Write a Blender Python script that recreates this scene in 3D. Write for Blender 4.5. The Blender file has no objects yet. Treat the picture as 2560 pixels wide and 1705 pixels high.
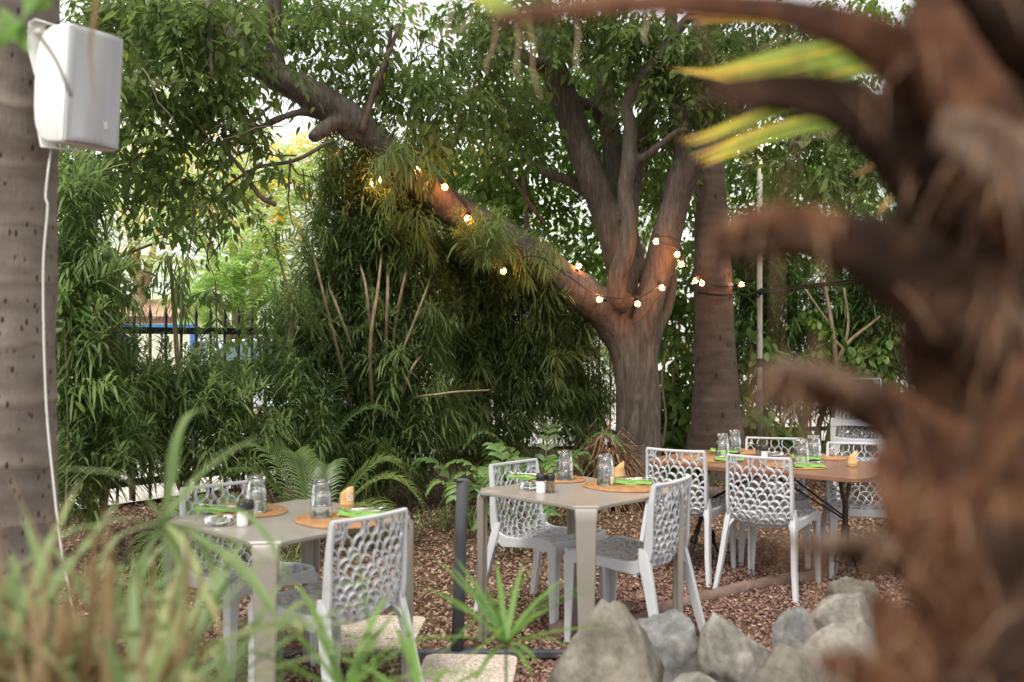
import bpy, bmesh, math, random
import numpy as np
from mathutils import Vector, Matrix, noise as mnoise

# ------------------------------------------------------------------ camera
SC = bpy.context.scene
COL = SC.collection
F_PX, CX, CY, HC = 2489.0, 1280.0, 852.5, 1.49
cam_d = bpy.data.cameras.new("camera")
cam_d.sensor_width = 36.0
cam_d.lens = 35.0
cam_d.clip_start = 0.05
cam_d.clip_end = 500
cam_d.dof.use_dof = True
cam_d.dof.focus_distance = 7.6
cam_d.dof.aperture_fstop = 2.0
cam_d.dof.aperture_blades = 0
cam = bpy.data.objects.new("camera", cam_d)
cam.location = (0, 0, HC)
cam.rotation_euler = (math.radians(90), 0, 0)
COL.objects.link(cam)
SC.camera = cam

# ------------------------------------------------------------------ sky, sun, exposure
SUN_EL, SUN_AZ = 62.0, 205.0          # azimuth measured clockwise from +Y
world = bpy.data.worlds.new("World")
SC.world = world
world.use_nodes = True
wn = world.node_tree
wn.nodes.clear()
sky = wn.nodes.new("ShaderNodeTexSky")
sky.sky_type = 'NISHITA'
sky.sun_disc = False
sky.sun_elevation = math.radians(SUN_EL)
sky.sun_rotation = math.radians(SUN_AZ)
sky.air_density = 1.0
sky.dust_density = 1.5
sky.ozone_density = 1.0
bg = wn.nodes.new("ShaderNodeBackground")
bg.inputs[1].default_value = 0.15
wo = wn.nodes.new("ShaderNodeOutputWorld")
hz = wn.nodes.new("ShaderNodeHueSaturation")      # thin overcast: a paler sky
hz.inputs["Saturation"].default_value = 0.22
warm = wn.nodes.new("ShaderNodeMixRGB")
warm.blend_type = 'MULTIPLY'
warm.inputs[0].default_value = 1.0
warm.inputs[2].default_value = (1.0, 0.972, 0.915, 1)
wn.links.new(sky.outputs[0], hz.inputs["Color"])
wn.links.new(hz.outputs[0], warm.inputs[1])
wn.links.new(warm.outputs[0], bg.inputs[0])
wn.links.new(bg.outputs[0], wo.inputs[0])
sun_d = bpy.data.lights.new("sun", 'SUN')
sun_d.energy = 1.5
sun_d.angle = math.radians(14)
sun_d.color = (1.0, 0.95, 0.88)
sun = bpy.data.objects.new("sun", sun_d)
az, el = math.radians(SUN_AZ), math.radians(SUN_EL)
sdir = Vector((math.sin(az) * math.cos(el), math.cos(az) * math.cos(el), math.sin(el)))
sun.rotation_euler = sdir.to_track_quat('Z', 'Y').to_euler()
COL.objects.link(sun)
SC.view_settings.view_transform = 'Standard'
SC.view_settings.look = 'None'
SC.view_settings.exposure = 1.36
SC.view_settings.gamma = 1.0
SC.view_settings.use_curve_mapping = False
SC.cycles.use_denoising = True
SC.cycles.max_bounces = 12
SC.cycles.diffuse_bounces = 7
SC.cycles.transmission_bounces = 8
SC.cycles.transparent_max_bounces = 8
SC.cycles.sample_clamp_indirect = 6.0
SC.cycles.caustics_reflective = False
SC.cycles.caustics_refractive = False

R = random.Random(7)
RNG = np.random.default_rng(11)
PI = math.pi


def W(px, py, d):
    """pixel of the photograph at distance d along the view -> world point"""
    return Vector(((px - CX) / F_PX * d, d, HC - (py - CY) / F_PX * d))


def onplane(px, py, z):
    d = (HC - z) * F_PX / (py - CY)
    return Vector(((px - CX) / F_PX * d, d, z))


# ------------------------------------------------------------------ materials
def new_mat(name):
    m = bpy.data.materials.new(name)
    m.use_nodes = True
    return m, m.node_tree, m.node_tree.nodes["Principled BSDF"]


def rgba(c):
    return (c[0], c[1], c[2], 1.0)


def ramp(nt, stops):
    r = nt.nodes.new("ShaderNodeValToRGB")
    el_ = r.color_ramp.elements
    while len(el_) < len(stops):
        el_.new(0.5)
    for e, (p, c) in zip(el_, stops):
        e.position = p
        e.color = rgba(c)
    return r


def coords(nt, scale=(1, 1, 1), kind="Object"):
    tc = nt.nodes.new("ShaderNodeTexCoord")
    mp = nt.nodes.new("ShaderNodeMapping")
    mp.inputs["Scale"].default_value = scale
    nt.links.new(tc.outputs[kind], mp.inputs[0])
    return mp.outputs[0]


def noise_tex(nt, vec, scale, detail=4, rough=0.55):
    n = nt.nodes.new("ShaderNodeTexNoise")
    n.inputs["Scale"].default_value = scale
    n.inputs["Detail"].default_value = detail
    n.inputs["Roughness"].default_value = rough
    nt.links.new(vec, n.inputs["Vector"])
    return n.outputs[0]


def add_bump(nt, b, hgt, strength=0.4, dist=0.01):
    bp = nt.nodes.new("ShaderNodeBump")
    bp.inputs["Strength"].default_value = strength
    bp.inputs["Distance"].default_value = dist
    nt.links.new(hgt, bp.inputs["Height"])
    nt.links.new(bp.outputs[0], b.inputs["Normal"])


def mat(name, c1, c2=None, scale=8.0, stretch=(1, 1, 1), rough=0.5, metallic=0.0, spec=0.5,
        bump=0.0, bscale=None, bdist=0.01, lo=0.35, hi=0.65):
    m, nt, b = new_mat(name)
    b.inputs["Roughness"].default_value = rough
    b.inputs["Metallic"].default_value = metallic
    b.inputs["Specular IOR Level"].default_value = spec
    v = coords(nt, stretch)
    if c2 is None:
        b.inputs["Base Color"].default_value = rgba(c1)
    else:
        n = noise_tex(nt, v, scale)
        r = ramp(nt, [(lo, c1), (hi, c2)])
        nt.links.new(n, r.inputs[0])
        nt.links.new(r.outputs[0], b.inputs["Base Color"])
    if bump > 0:
        add_bump(nt, b, noise_tex(nt, v, bscale or scale * 3, 6), bump, bdist)
    return m


def tint_mat(name, stops, rough=0.55, transl=0.0, spec=0.4, tcol=None, bump=0.0):
    """colour picked by the per-piece 'tint' attribute (hue differences between leaves/stones)"""
    m, nt, b = new_mat(name)
    at = nt.nodes.new("ShaderNodeAttribute")
    at.attribute_name = "tint"
    r = ramp(nt, stops)
    nt.links.new(at.outputs["Fac"], r.inputs[0])
    nt.links.new(r.outputs[0], b.inputs["Base Color"])
    b.inputs["Roughness"].default_value = rough
    b.inputs["Specular IOR Level"].default_value = spec
    if bump > 0:
        add_bump(nt, b, noise_tex(nt, coords(nt), 120, 4), bump, 0.004)
    if transl > 0:
        tr = nt.nodes.new("ShaderNodeBsdfTranslucent")
        hs = nt.nodes.new("ShaderNodeHueSaturation")
        hs.inputs["Hue"].default_value = 0.497
        hs.inputs["Saturation"].default_value = 1.02
        hs.inputs["Value"].default_value = 1.9
        nt.links.new(r.outputs[0], hs.inputs["Color"])
        nt.links.new(hs.outputs[0], tr.inputs[0])
        mx = nt.nodes.new("ShaderNodeMixShader")
        mx.inputs[0].default_value = transl
        nt.links.new(b.outputs[0], mx.inputs[1])
        nt.links.new(tr.outputs[0], mx.inputs[2])
        nt.links.new(mx.outputs[0], nt.nodes["Material Output"].inputs[0])
    return m


def emit_mat(name, col, strength):
    m, nt, b = new_mat(name)
    b.inputs["Base Color"].default_value = rgba(col)
    b.inputs["Emission Color"].default_value = rgba(col)
    b.inputs["Emission Strength"].default_value = strength
    return m


def glass_mat(name, col=(1, 1, 1), rough=0.02):
    m, nt, b = new_mat(name)
    b.inputs["Base Color"].default_value = rgba(col)
    b.inputs["Roughness"].default_value = rough
    b.inputs["Transmission Weight"].default_value = 1.0
    b.inputs["IOR"].default_value = 1.48
    return m


M = {}
M['chair'] = mat("grey_white_plastic", (.41, .418, .425), (.45, .455, .46), 5, rough=.42, spec=.45, bump=.05, bscale=250, bdist=.001)
M['taupe'] = mat("taupe_plastic", (.215, .193, .163), (.245, .218, .185), 6, rough=.33, spec=.5, bump=.06, bscale=300, bdist=.001)
M['wood'] = mat("varnished_wood", (.155, .072, .042), (.215, .108, .066), 5, (1, 9, 9), rough=.33, spec=.5, bump=.05)
M['wood_edge'] = mat("wood_edge", (.14, .06, .03), (.20, .09, .05), 12, rough=.5)
M['iron'] = mat("black_iron", (.016, .014, .013), (.05, .03, .02), 14, rough=.5, metallic=.5, bump=.3, bscale=60, bdist=.003)
M['steel'] = mat("cutlery_steel", (.6, .6, .58), rough=.22, metallic=1.0)
M['glass'] = glass_mat("clear_glass")
M['napkin'] = mat("lime_paper", (.22, .40, .10), (.26, .45, .13), 30, rough=.8, spec=.2, bump=.1, bscale=300, bdist=.001)
M['salt'] = mat("white_salt", (.82, .82, .80), rough=.8)
M['pepper'] = mat("peppercorns", (.035, .025, .02), (.26, .19, .12), 160, rough=.7, bump=.6, bscale=200, bdist=.003, lo=.45, hi=.6)
for _k in ('salt', 'pepper'):
    _b = M[_k].node_tree.nodes["Principled BSDF"]
    _b.inputs["Coat Weight"].default_value = 1.0
    _b.inputs["Coat Roughness"].default_value = .04
M['cap'] = mat("black_cap_plastic", (.012, .012, .013), rough=.38)
M['bamboo'] = mat("bamboo_cane", (.46, .27, .10), (.54, .33, .135), 10, (6, 6, 1), rough=.42, bump=.05)
M['white_print'] = mat("white_print", (.86, .86, .84), rough=.6)
M['bark'] = None
M['stem'] = mat("tan_stem", (.16, .115, .065), (.27, .20, .12), 30, (1, 1, .3), rough=.8, bump=.3, bscale=80, bdist=.004)
M['twig'] = mat("dark_twig", (.06, .042, .028), (.12, .085, .055), 20, rough=.85)
M['fence'] = mat("black_fence_paint", (.006, .006, .007), (.012, .012, .013), 20, rough=.5, bump=.15, bscale=90, bdist=.002)
M['post'] = mat("weathered_black_post", (.03, .032, .036), (.075, .078, .085), 9, (1, 1, .3), rough=.65, bump=.2, bscale=70, bdist=.003)
M['cord'] = mat("black_rubber", (.008, .007, .007), rough=.6)
M['spk'] = mat("white_cabinet", (.78, .79, .76), (.62, .60, .54), 5, (1, 1, .35), rough=.5, bump=.05, bscale=200, bdist=.001, lo=.5, hi=.85)
M['grille'] = mat("pale_grey_grille", (.33, .335, .34), (.38, .385, .39), 7, (3, 3, .25), rough=.62, bump=.25, bscale=500, bdist=.001)
M['cable'] = mat("white_cable", (.68, .66, .62), rough=.5)
M['polepaint'] = mat("flaking_white_pole", (.08, .085, .09), (.36, .34, .29), 7, (1, 1, .25), rough=.6, bump=.2, bscale=40, bdist=.003, lo=.42, hi=.5)
M['rock'] = None
M['slab'] = None
M['ground'] = None

M['ficus'] = tint_mat("ficus_leaf", [(0, (.058, .092, .026)), (.5, (.096, .142, .037)), (.9, (.145, .19, .05)), (.965, (.19, .20, .042)), (1, (.34, .25, .045))], .52, .48, .28)
M['ficus_far'] = tint_mat("ficus_leaf_young", [(0, (.055, .105, .018)), (.5, (.10, .175, .028)), (.9, (.15, .235, .04)), (1, (.26, .25, .035))], .45, .5, .45)
M['podo'] = tint_mat("narrow_leaf", [(0, (.084, .124, .045)), (.5, (.124, .178, .060)), (.88, (.17, .23, .078)), (1, (.22, .24, .085))], .56, .48, .25)
M['podo_fresh'] = tint_mat("narrow_leaf_fresh", [(0, (.045, .09, .025)), (.5, (.085, .15, .04)), (1, (.17, .24, .06))], .45, .4, .45)
M['vine'] = tint_mat("vine_leaf", [(0, (.05, .10, .018)), (.5, (.085, .155, .026)), (.95, (.14, .21, .04)), (1, (.3, .26, .05))], .45, .42, .45)
M['feather'] = tint_mat("feathery_leaf", [(0, (.27, .37, .13)), (.5, (.38, .47, .18)), (1, (.50, .56, .25))], .6, .45, .3)
M['feather2'] = tint_mat("far_leaf", [(0, (.16, .27, .07)), (.5, (.25, .37, .10)), (1, (.34, .46, .14))], .6, .45, .3)
M['blossom'] = tint_mat("yellow_blossom", [(0, (.85, .50, .06)), (.6, (.9, .62, .10)), (1, (.85, .38, .08))], .6, .3, .3)
M['palm'] = tint_mat("palmlet_leaf", [(0, (.06, .105, .03)), (.6, (.10, .155, .042)), (1, (.17, .21, .065))], .4, .38, .5)
M['fern'] = tint_mat("fern_leaf", [(0, (.055, .115, .035)), (.6, (.095, .175, .05)), (1, (.16, .24, .075))], .45, .35, .45)
M['sedge'] = tint_mat("sedge_leaf", [(0, (.09, .17, .045)), (.5, (.14, .25, .055)), (.85, (.2, .31, .07)), (.93, (.42, .36, .13)), (1, (.48, .30, .15))], .5, .4, .4)
M['sedge_near'] = tint_mat("dull_sedge_leaf", [(0, (.13, .20, .085)), (.45, (.20, .27, .11)), (.75, (.29, .32, .14)), (.9, (.40, .33, .17)), (1, (.45, .33, .2))], .55, .35, .35)
M['drystalk'] = tint_mat("dry_stalk", [(0, (.19, .125, .06)), (.5, (.28, .20, .105)), (1, (.38, .29, .17))], .75, .2, .2)
M['fan'] = tint_mat("yellowing_fan_leaf", [(0, (.14, .24, .03)), (.35, (.26, .33, .045)), (.6, (.60, .45, .055)), (.8, (.50, .24, .10)), (1, (.45, .30, .18))], .45, .4, .45)
M['fibre'] = tint_mat("pale_fibre", [(0, (.30, .21, .12)), (1, (.48, .38, .25))], .8, .25, .2)
M['litter'] = tint_mat("dry_leaf", [(0, (.11, .065, .045)), (.4, (.205, .130, .088)), (.8, (.32, .22, .155)), (.96, (.45, .34, .25)), (1, (.46, .32, .09))], .75, .12, .25)
M['gravel'] = tint_mat("red_lava_stone", [(0, (.125, .060, .050)), (.5, (.195, .104, .086)), (.9, (.26, .155, .128)), (1, (.36, .26, .22))], .85, 0, .25, bump=.5)
M['debris'] = tint_mat("root_fibre", [(0, (.10, .058, .036)), (.5, (.19, .11, .065)), (1, (.33, .22, .13))], .9, .1, .15)


def bark_mat():
    m, nt, b = new_mat("ficus_bark")
    b.inputs["Roughness"].default_value = .82
    b.inputs["Specular IOR Level"].default_value = .25
    v = coords(nt, (1, 1, .16))
    n1 = noise_tex(nt, v, 34, 6, .65)
    v2 = coords(nt, (1, 1, .6))
    n2 = noise_tex(nt, v2, 2.2, 4)
    r1 = ramp(nt, [(.3, (.052, .042, .034)), (.5, (.098, .080, .064)), (.72, (.16, .132, .108))])
    nt.links.new(n1, r1.inputs[0])
    r2 = ramp(nt, [(.35, (.62, .60, .58)), (.62, (1, 1, 1))])
    nt.links.new(n2, r2.inputs[0])
    mx = nt.nodes.new("ShaderNodeMixRGB")
    mx.blend_type = 'MULTIPLY'
    mx.inputs[0].default_value = 1
    nt.links.new(r1.outputs[0], mx.inputs[1])
    nt.links.new(r2.outputs[0], mx.inputs[2])
    nt.links.new(mx.outputs[0], b.inputs["Base Color"])
    add_bump(nt, b, n1, .75, .018)
    return m


def palm_mat(name, base, light, dark, ring, slit_scale, ring_amt=.5):
    """palm trunk: ring scars round the stem, short dark upright slits, fine fissures"""
    m, nt, b = new_mat(name)
    b.inputs["Roughness"].default_value = .85
    b.inputs["Specular IOR Level"].default_value = .25
    v = coords(nt)
    n0 = noise_tex(nt, coords(nt, (1, 1, 2.2)), 5, 5)
    r0 = ramp(nt, [(.32, base), (.68, light)])
    nt.links.new(n0, r0.inputs[0])
    w = nt.nodes.new("ShaderNodeTexWave")
    w.bands_direction = 'Z'
    w.wave_profile = 'SAW'
    w.inputs["Scale"].default_value = ring
    w.inputs["Distortion"].default_value = 2.2
    w.inputs["Detail"].default_value = 3
    w.inputs["Detail Scale"].default_value = 1.6
    nt.links.new(v, w.inputs["Vector"])
    rw = ramp(nt, [(0, (.62, .6, .58)), (.10, (1.25, 1.22, 1.18)), (.3, (1, 1, 1)), (1, (.86, .85, .84))])
    nt.links.new(w.outputs["Fac"], rw.inputs[0])
    m1 = nt.nodes.new("ShaderNodeMixRGB")
    m1.blend_type = 'MULTIPLY'
    m1.inputs[0].default_value = ring_amt
    nt.links.new(r0.outputs[0], m1.inputs[1])
    nt.links.new(rw.outputs[0], m1.inputs[2])
    vs = nt.nodes.new("ShaderNodeTexVoronoi")
    vs.inputs["Scale"].default_value = slit_scale
    vs.inputs["Randomness"].default_value = .9
    nt.links.new(coords(nt, (1, 1, .42)), vs.inputs["Vector"])
    rs = ramp(nt, [(.12, (1, 1, 1)), (.22, (0, 0, 0))])
    nt.links.new(vs.outputs["Distance"], rs.inputs[0])
    m2 = nt.nodes.new("ShaderNodeMixRGB")
    nt.links.new(rs.outputs[0], m2.inputs[0])
    nt.links.new(m1.outputs[0], m2.inputs[1])
    m2.inputs[2].default_value = rgba(dark)
    nt.links.new(m2.outputs[0], b.inputs["Base Color"])
    n3 = noise_tex(nt, coords(nt, (1, 1, .18)), 55, 6, .7)
    ad = nt.nodes.new("ShaderNodeMath")
    ad.operation = 'ADD'
    nt.links.new(n3, ad.inputs[0])
    nt.links.new(w.outputs["Fac"], ad.inputs[1])
    sb = nt.nodes.new("ShaderNodeMath")
    sb.operation = 'SUBTRACT'
    nt.links.new(ad.outputs[0], sb.inputs[0])
    nt.links.new(rs.outputs[0], sb.inputs[1])
    add_bump(nt, b, sb.outputs[0], .5, .012)
    return m


def mat_weave():
    """rattan placemat: oval coils with a cross stitch"""
    m, nt, b = new_mat("woven_rattan")
    b.inputs["Roughness"].default_value = .6
    tc = nt.nodes.new("ShaderNodeTexCoord")
    sx = nt.nodes.new("ShaderNodeSeparateXYZ")
    nt.links.new(tc.outputs["Object"], sx.inputs[0])

    def mth(op, a, b_=None, val=None):
        n = nt.nodes.new("ShaderNodeMath")
        n.operation = op
        nt.links.new(a, n.inputs[0])
        if b_ is not None:
            nt.links.new(b_, n.inputs[1])
        if val is not None:
            n.inputs[1].default_value = val
        return n.outputs[0]
    xs = mth('MULTIPLY', sx.outputs[0], val=.74)
    r2 = mth('SQRT', mth('ADD', mth('MULTIPLY', xs, xs), mth('MULTIPLY', sx.outputs[1], sx.outputs[1])))
    ring = mth('SINE', mth('MULTIPLY', r2, val=2 * PI / .0085))
    ang = mth('ARCTAN2', sx.outputs[1], xs)
    st = mth('SINE', mth('MULTIPLY', ang, val=110))
    comb = mth('ADD', ring, mth('MULTIPLY', st, val=.5))
    nn = noise_tex(nt, tc.outputs["Object"], 22, 3)
    rg2 = mth('SINE', mth('MULTIPLY', r2, val=2 * PI / .024))
    tot = mth('ADD', mth('ADD', mth('MULTIPLY', comb, val=.17), mth('MULTIPLY', rg2, val=.10)), nn)
    r = ramp(nt, [(.25, (.20, .085, .03)), (.5, (.36, .175, .065)), (.75, (.46, .245, .10))])
    nt.links.new(tot, r.inputs[0])
    nt.links.new(r.outputs[0], b.inputs["Base Color"])
    add_bump(nt, b, comb, .6, .003)
    return m


def rock_mat(name, a, c, d):
    m, nt, b = new_mat(name)
    b.inputs["Roughness"].default_value = .88
    b.inputs["Specular IOR Level"].default_value = .2
    v = coords(nt)
    n1 = noise_tex(nt, v, 7, 8, .7)
    r1 = ramp(nt, [(.38, a), (.5, c), (.62, d)])
    nt.links.new(n1, r1.inputs[0])
    n2 = noise_tex(nt, v, 24, 8, .72)
    r2 = ramp(nt, [(.34, (.74, .73, .71)), (.5, (1, 1, 1)), (.72, (1.15, 1.13, 1.1))])
    nt.links.new(n2, r2.inputs[0])
    mx = nt.nodes.new("ShaderNodeMixRGB")
    mx.blend_type = 'MULTIPLY'
    mx.inputs[0].default_value = 1
    nt.links.new(r1.outputs[0], mx.inputs[1])
    nt.links.new(r2.outputs[0], mx.inputs[2])
    nt.links.new(mx.outputs[0], b.inputs["Base Color"])
    add_bump(nt, b, n2, .6, .015)
    return m


def speckle_mat():
    m, nt, b = new_mat("exposed_aggregate")
    b.inputs["Roughness"].default_value = .85
    v = coords(nt)
    vo = nt.nodes.new("ShaderNodeTexVoronoi")
    vo.inputs["Scale"].default_value = 150
    nt.links.new(v, vo.inputs["Vector"])
    sp = nt.nodes.new("ShaderNodeSeparateColor")
    nt.links.new(vo.outputs["Color"], sp.inputs[0])
    r = ramp(nt, [(.05, (.2, .13, .1)), (.3, (.40, .32, .26)), (.65, (.48, .40, .33)), (.95, (.64, .57, .5))])
    nt.links.new(sp.outputs[0], r.inputs[0])
    nt.links.new(r.outputs[0], b.inputs["Base Color"])
    add_bump(nt, b, vo.outputs["Distance"], .6, .006)
    return m


M['bark'] = bark_mat()
M['palmL'] = palm_mat("near_palm_trunk", (.13, .105, .088), (.225, .188, .158), (.028, .018, .013), 1.5, 34, .85)
M['palmR'] = palm_mat("far_palm_trunk", (.08, .060, .046), (.135, .10, .078), (.05, .03, .02), 2.6, 12, .4)
def husk_mat(name, dark, mid, light, lo, hi, sc=13):
    m, nt, b = new_mat(name)
    b.inputs["Roughness"].default_value = .8
    b.inputs["Specular IOR Level"].default_value = .25
    n1 = noise_tex(nt, coords(nt, (1, 1, 1)), sc, 5, .62)
    n2 = noise_tex(nt, coords(nt, (1, 1, .3)), 90, 5, .7)
    r = ramp(nt, [(lo, dark), ((lo + hi) / 2, mid), (hi, light)])
    mx = nt.nodes.new("ShaderNodeMixRGB")
    mx.inputs[0].default_value = .3
    nt.links.new(n1, mx.inputs[1])
    nt.links.new(n2, mx.inputs[2])
    nt.links.new(mx.outputs[0], r.inputs[0])
    nt.links.new(r.outputs[0], b.inputs["Base Color"])
    add_bump(nt, b, n2, .6, .006)
    return m


M['boot'] = husk_mat("dead_frond_base", (.015, .007, .0035), (.085, .033, .014), (.21, .108, .052), .36, .66)
M['boot_grey'] = husk_mat("weathered_frond_base", (.04, .022, .013), (.105, .064, .041), (.23, .17, .125), .36, .64)
M['boot_dark'] = husk_mat("dark_frond_base", (.009, .0045, .002), (.034, .015, .007), (.105, .054, .028), .37, .68)
M['palm_fill'] = husk_mat("fibrous_palm_trunk", (.014, .007, .004), (.070, .030, .014), (.175, .095, .05), .37, .65, 18)
M['weave'] = mat_weave()
M['rockA'] = rock_mat("brown_grey_stone", (.10, .089, .070), (.155, .14, .112), (.215, .195, .16))
M['rockB'] = rock_mat("blue_grey_stone", (.105, .104, .102), (.17, .166, .156), (.26, .25, .225))
M['rockC'] = rock_mat("pale_veined_stone", (.125, .118, .10), (.20, .188, .163), (.30, .28, .24))
M['slab'] = speckle_mat()
M['soil'] = mat("garden_soil", (.06, .036, .023), (.12, .075, .048), 12, rough=.95, spec=.1, bump=.8, bscale=60, bdist=.02)
M['lot'] = mat("pale_concrete", (.50, .45, .41), (.58, .53, .48), 1.5, rough=.9, bump=.2, bscale=20)
M['mortar'] = mat("reddish_mortar", (.105, .063, .047), (.165, .108, .085), 14, rough=.95, bump=.6, bscale=60, bdist=.01)
M['wallwhite'] = mat("white_render", (.74, .73, .71), (.80, .79, .77), 3, rough=.9, bump=.1, bscale=40)
M['tile'] = mat("terracotta_tile", (.46, .26, .19), (.58, .36, .28), 6, rough=.8, bump=.3)
M['fascia'] = mat("brown_fascia", (.12, .06, .035), rough=.7)
M['bluepaint'] = mat("blue_paint", (.035, .14, .52), (.05, .18, .6), 4, rough=.45)
M['teal'] = mat("teal_band", (.01, .18, .36), rough=.5)
M['cream'] = mat("cream_board", (.62, .62, .46), (.68, .68, .53), 3, rough=.6)
M['greenprint'] = mat("green_print", (.03, .10, .06), rough=.6)
M['greyprint'] = mat("grey_print", (.12, .11, .11), rough=.6)
M['carpale'] = mat("pale_blue_car_paint", (.60, .68, .72), rough=.25, spec=.6)
M['carwhite'] = mat("white_car_paint", (.78, .78, .78), rough=.25, spec=.6)
M['carred'] = mat("red_car_paint", (.75, .10, .10), rough=.3, spec=.6)
M['carglass'] = mat("dark_car_glass", (.10, .14, .14), rough=.08, spec=.8)
M['tyre'] = mat("tyre_rubber", (.015, .015, .015), rough=.8)
M['rim'] = mat("alloy_rim", (.5, .5, .5), rough=.3, metallic=1)
M['bulb_core'] = emit_mat("lit_bulb_core", (1.0, .37, .11), 165.0)
_m, _nt, _b = new_mat("warm_bulb_globe")
_b.inputs["Base Color"].default_value = (.9, .45, .2, 1)
_b.inputs["Emission Color"].default_value = (1.0, .42, .15, 1)
_b.inputs["Emission Strength"].default_value = 1.3
_t = _nt.nodes.new("ShaderNodeBsdfTransparent")
_x = _nt.nodes.new("ShaderNodeMixShader")
_x.inputs[0].default_value = .45
_nt.links.new(_t.outputs[0], _x.inputs[1])
_nt.links.new(_b.outputs[0], _x.inputs[2])
_nt.links.new(_x.outputs[0], _nt.nodes["Material Output"].inputs[0])
M['bulb'] = _m
M['bulb_off'] = mat("unlit_bulb_glass", (.55, .42, .34), rough=.2)
M['led'] = emit_mat("lit_lamp_lens", (1.0, .86, .62), 14.0)


# ------------------------------------------------------------------ mesh helpers
def link(o):
    COL.objects.link(o)
    return o


def tag(o, label=None, cat=None, group=None, kind=None):
    if label:
        o["label"] = label
    if cat:
        o["category"] = cat
    if group:
        o["group"] = group
    if kind:
        o["kind"] = kind
    return o


def empty(name, loc, label, cat, group=None, rz=0.0):
    o = bpy.data.objects.new(name, None)
    o.empty_display_size = .1
    o.location = loc
    o.rotation_euler = (0, 0, rz)
    link(o)
    return tag(o, label, cat, group)


def np_mesh(name, verts, faces, material, smooth=True, tint=None):
    verts = np.asarray(verts, dtype=np.float32)
    me = bpy.data.meshes.new(name)
    if isinstance(faces, np.ndarray):
        nf, k = faces.shape
        me.vertices.add(len(verts))
        me.vertices.foreach_set("co", verts.ravel())
        me.loops.add(nf * k)
        me.loops.foreach_set("vertex_index", faces.astype(np.int32).ravel())
        me.polygons.add(nf)
        me.polygons.foreach_set("loop_start", np.arange(0, nf * k, k, dtype=np.int32))
        me.polygons.foreach_set("loop_total", np.full(nf, k, dtype=np.int32))
        me.update(calc_edges=True)
    else:
        me.from_pydata([tuple(v) for v in verts], [], faces)
        me.update()
    if smooth:
        me.polygons.foreach_set("use_smooth", np.ones(len(me.polygons), dtype=bool))
    if tint is not None:
        a = me.attributes.new("tint", 'FLOAT', 'POINT')
        a.data.foreach_set("value", np.asarray(tint, dtype=np.float32))
    if material:
        me.materials.append(material)
    return me


def obj(name, me, parent=None, loc=None, rot=None):
    o = bpy.data.objects.new(name, me)
    link(o)
    if parent is not None:
        o.parent = parent
    if loc is not None:
        o.location = loc
    if rot is not None:
        o.rotation_euler = rot
    return o


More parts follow.
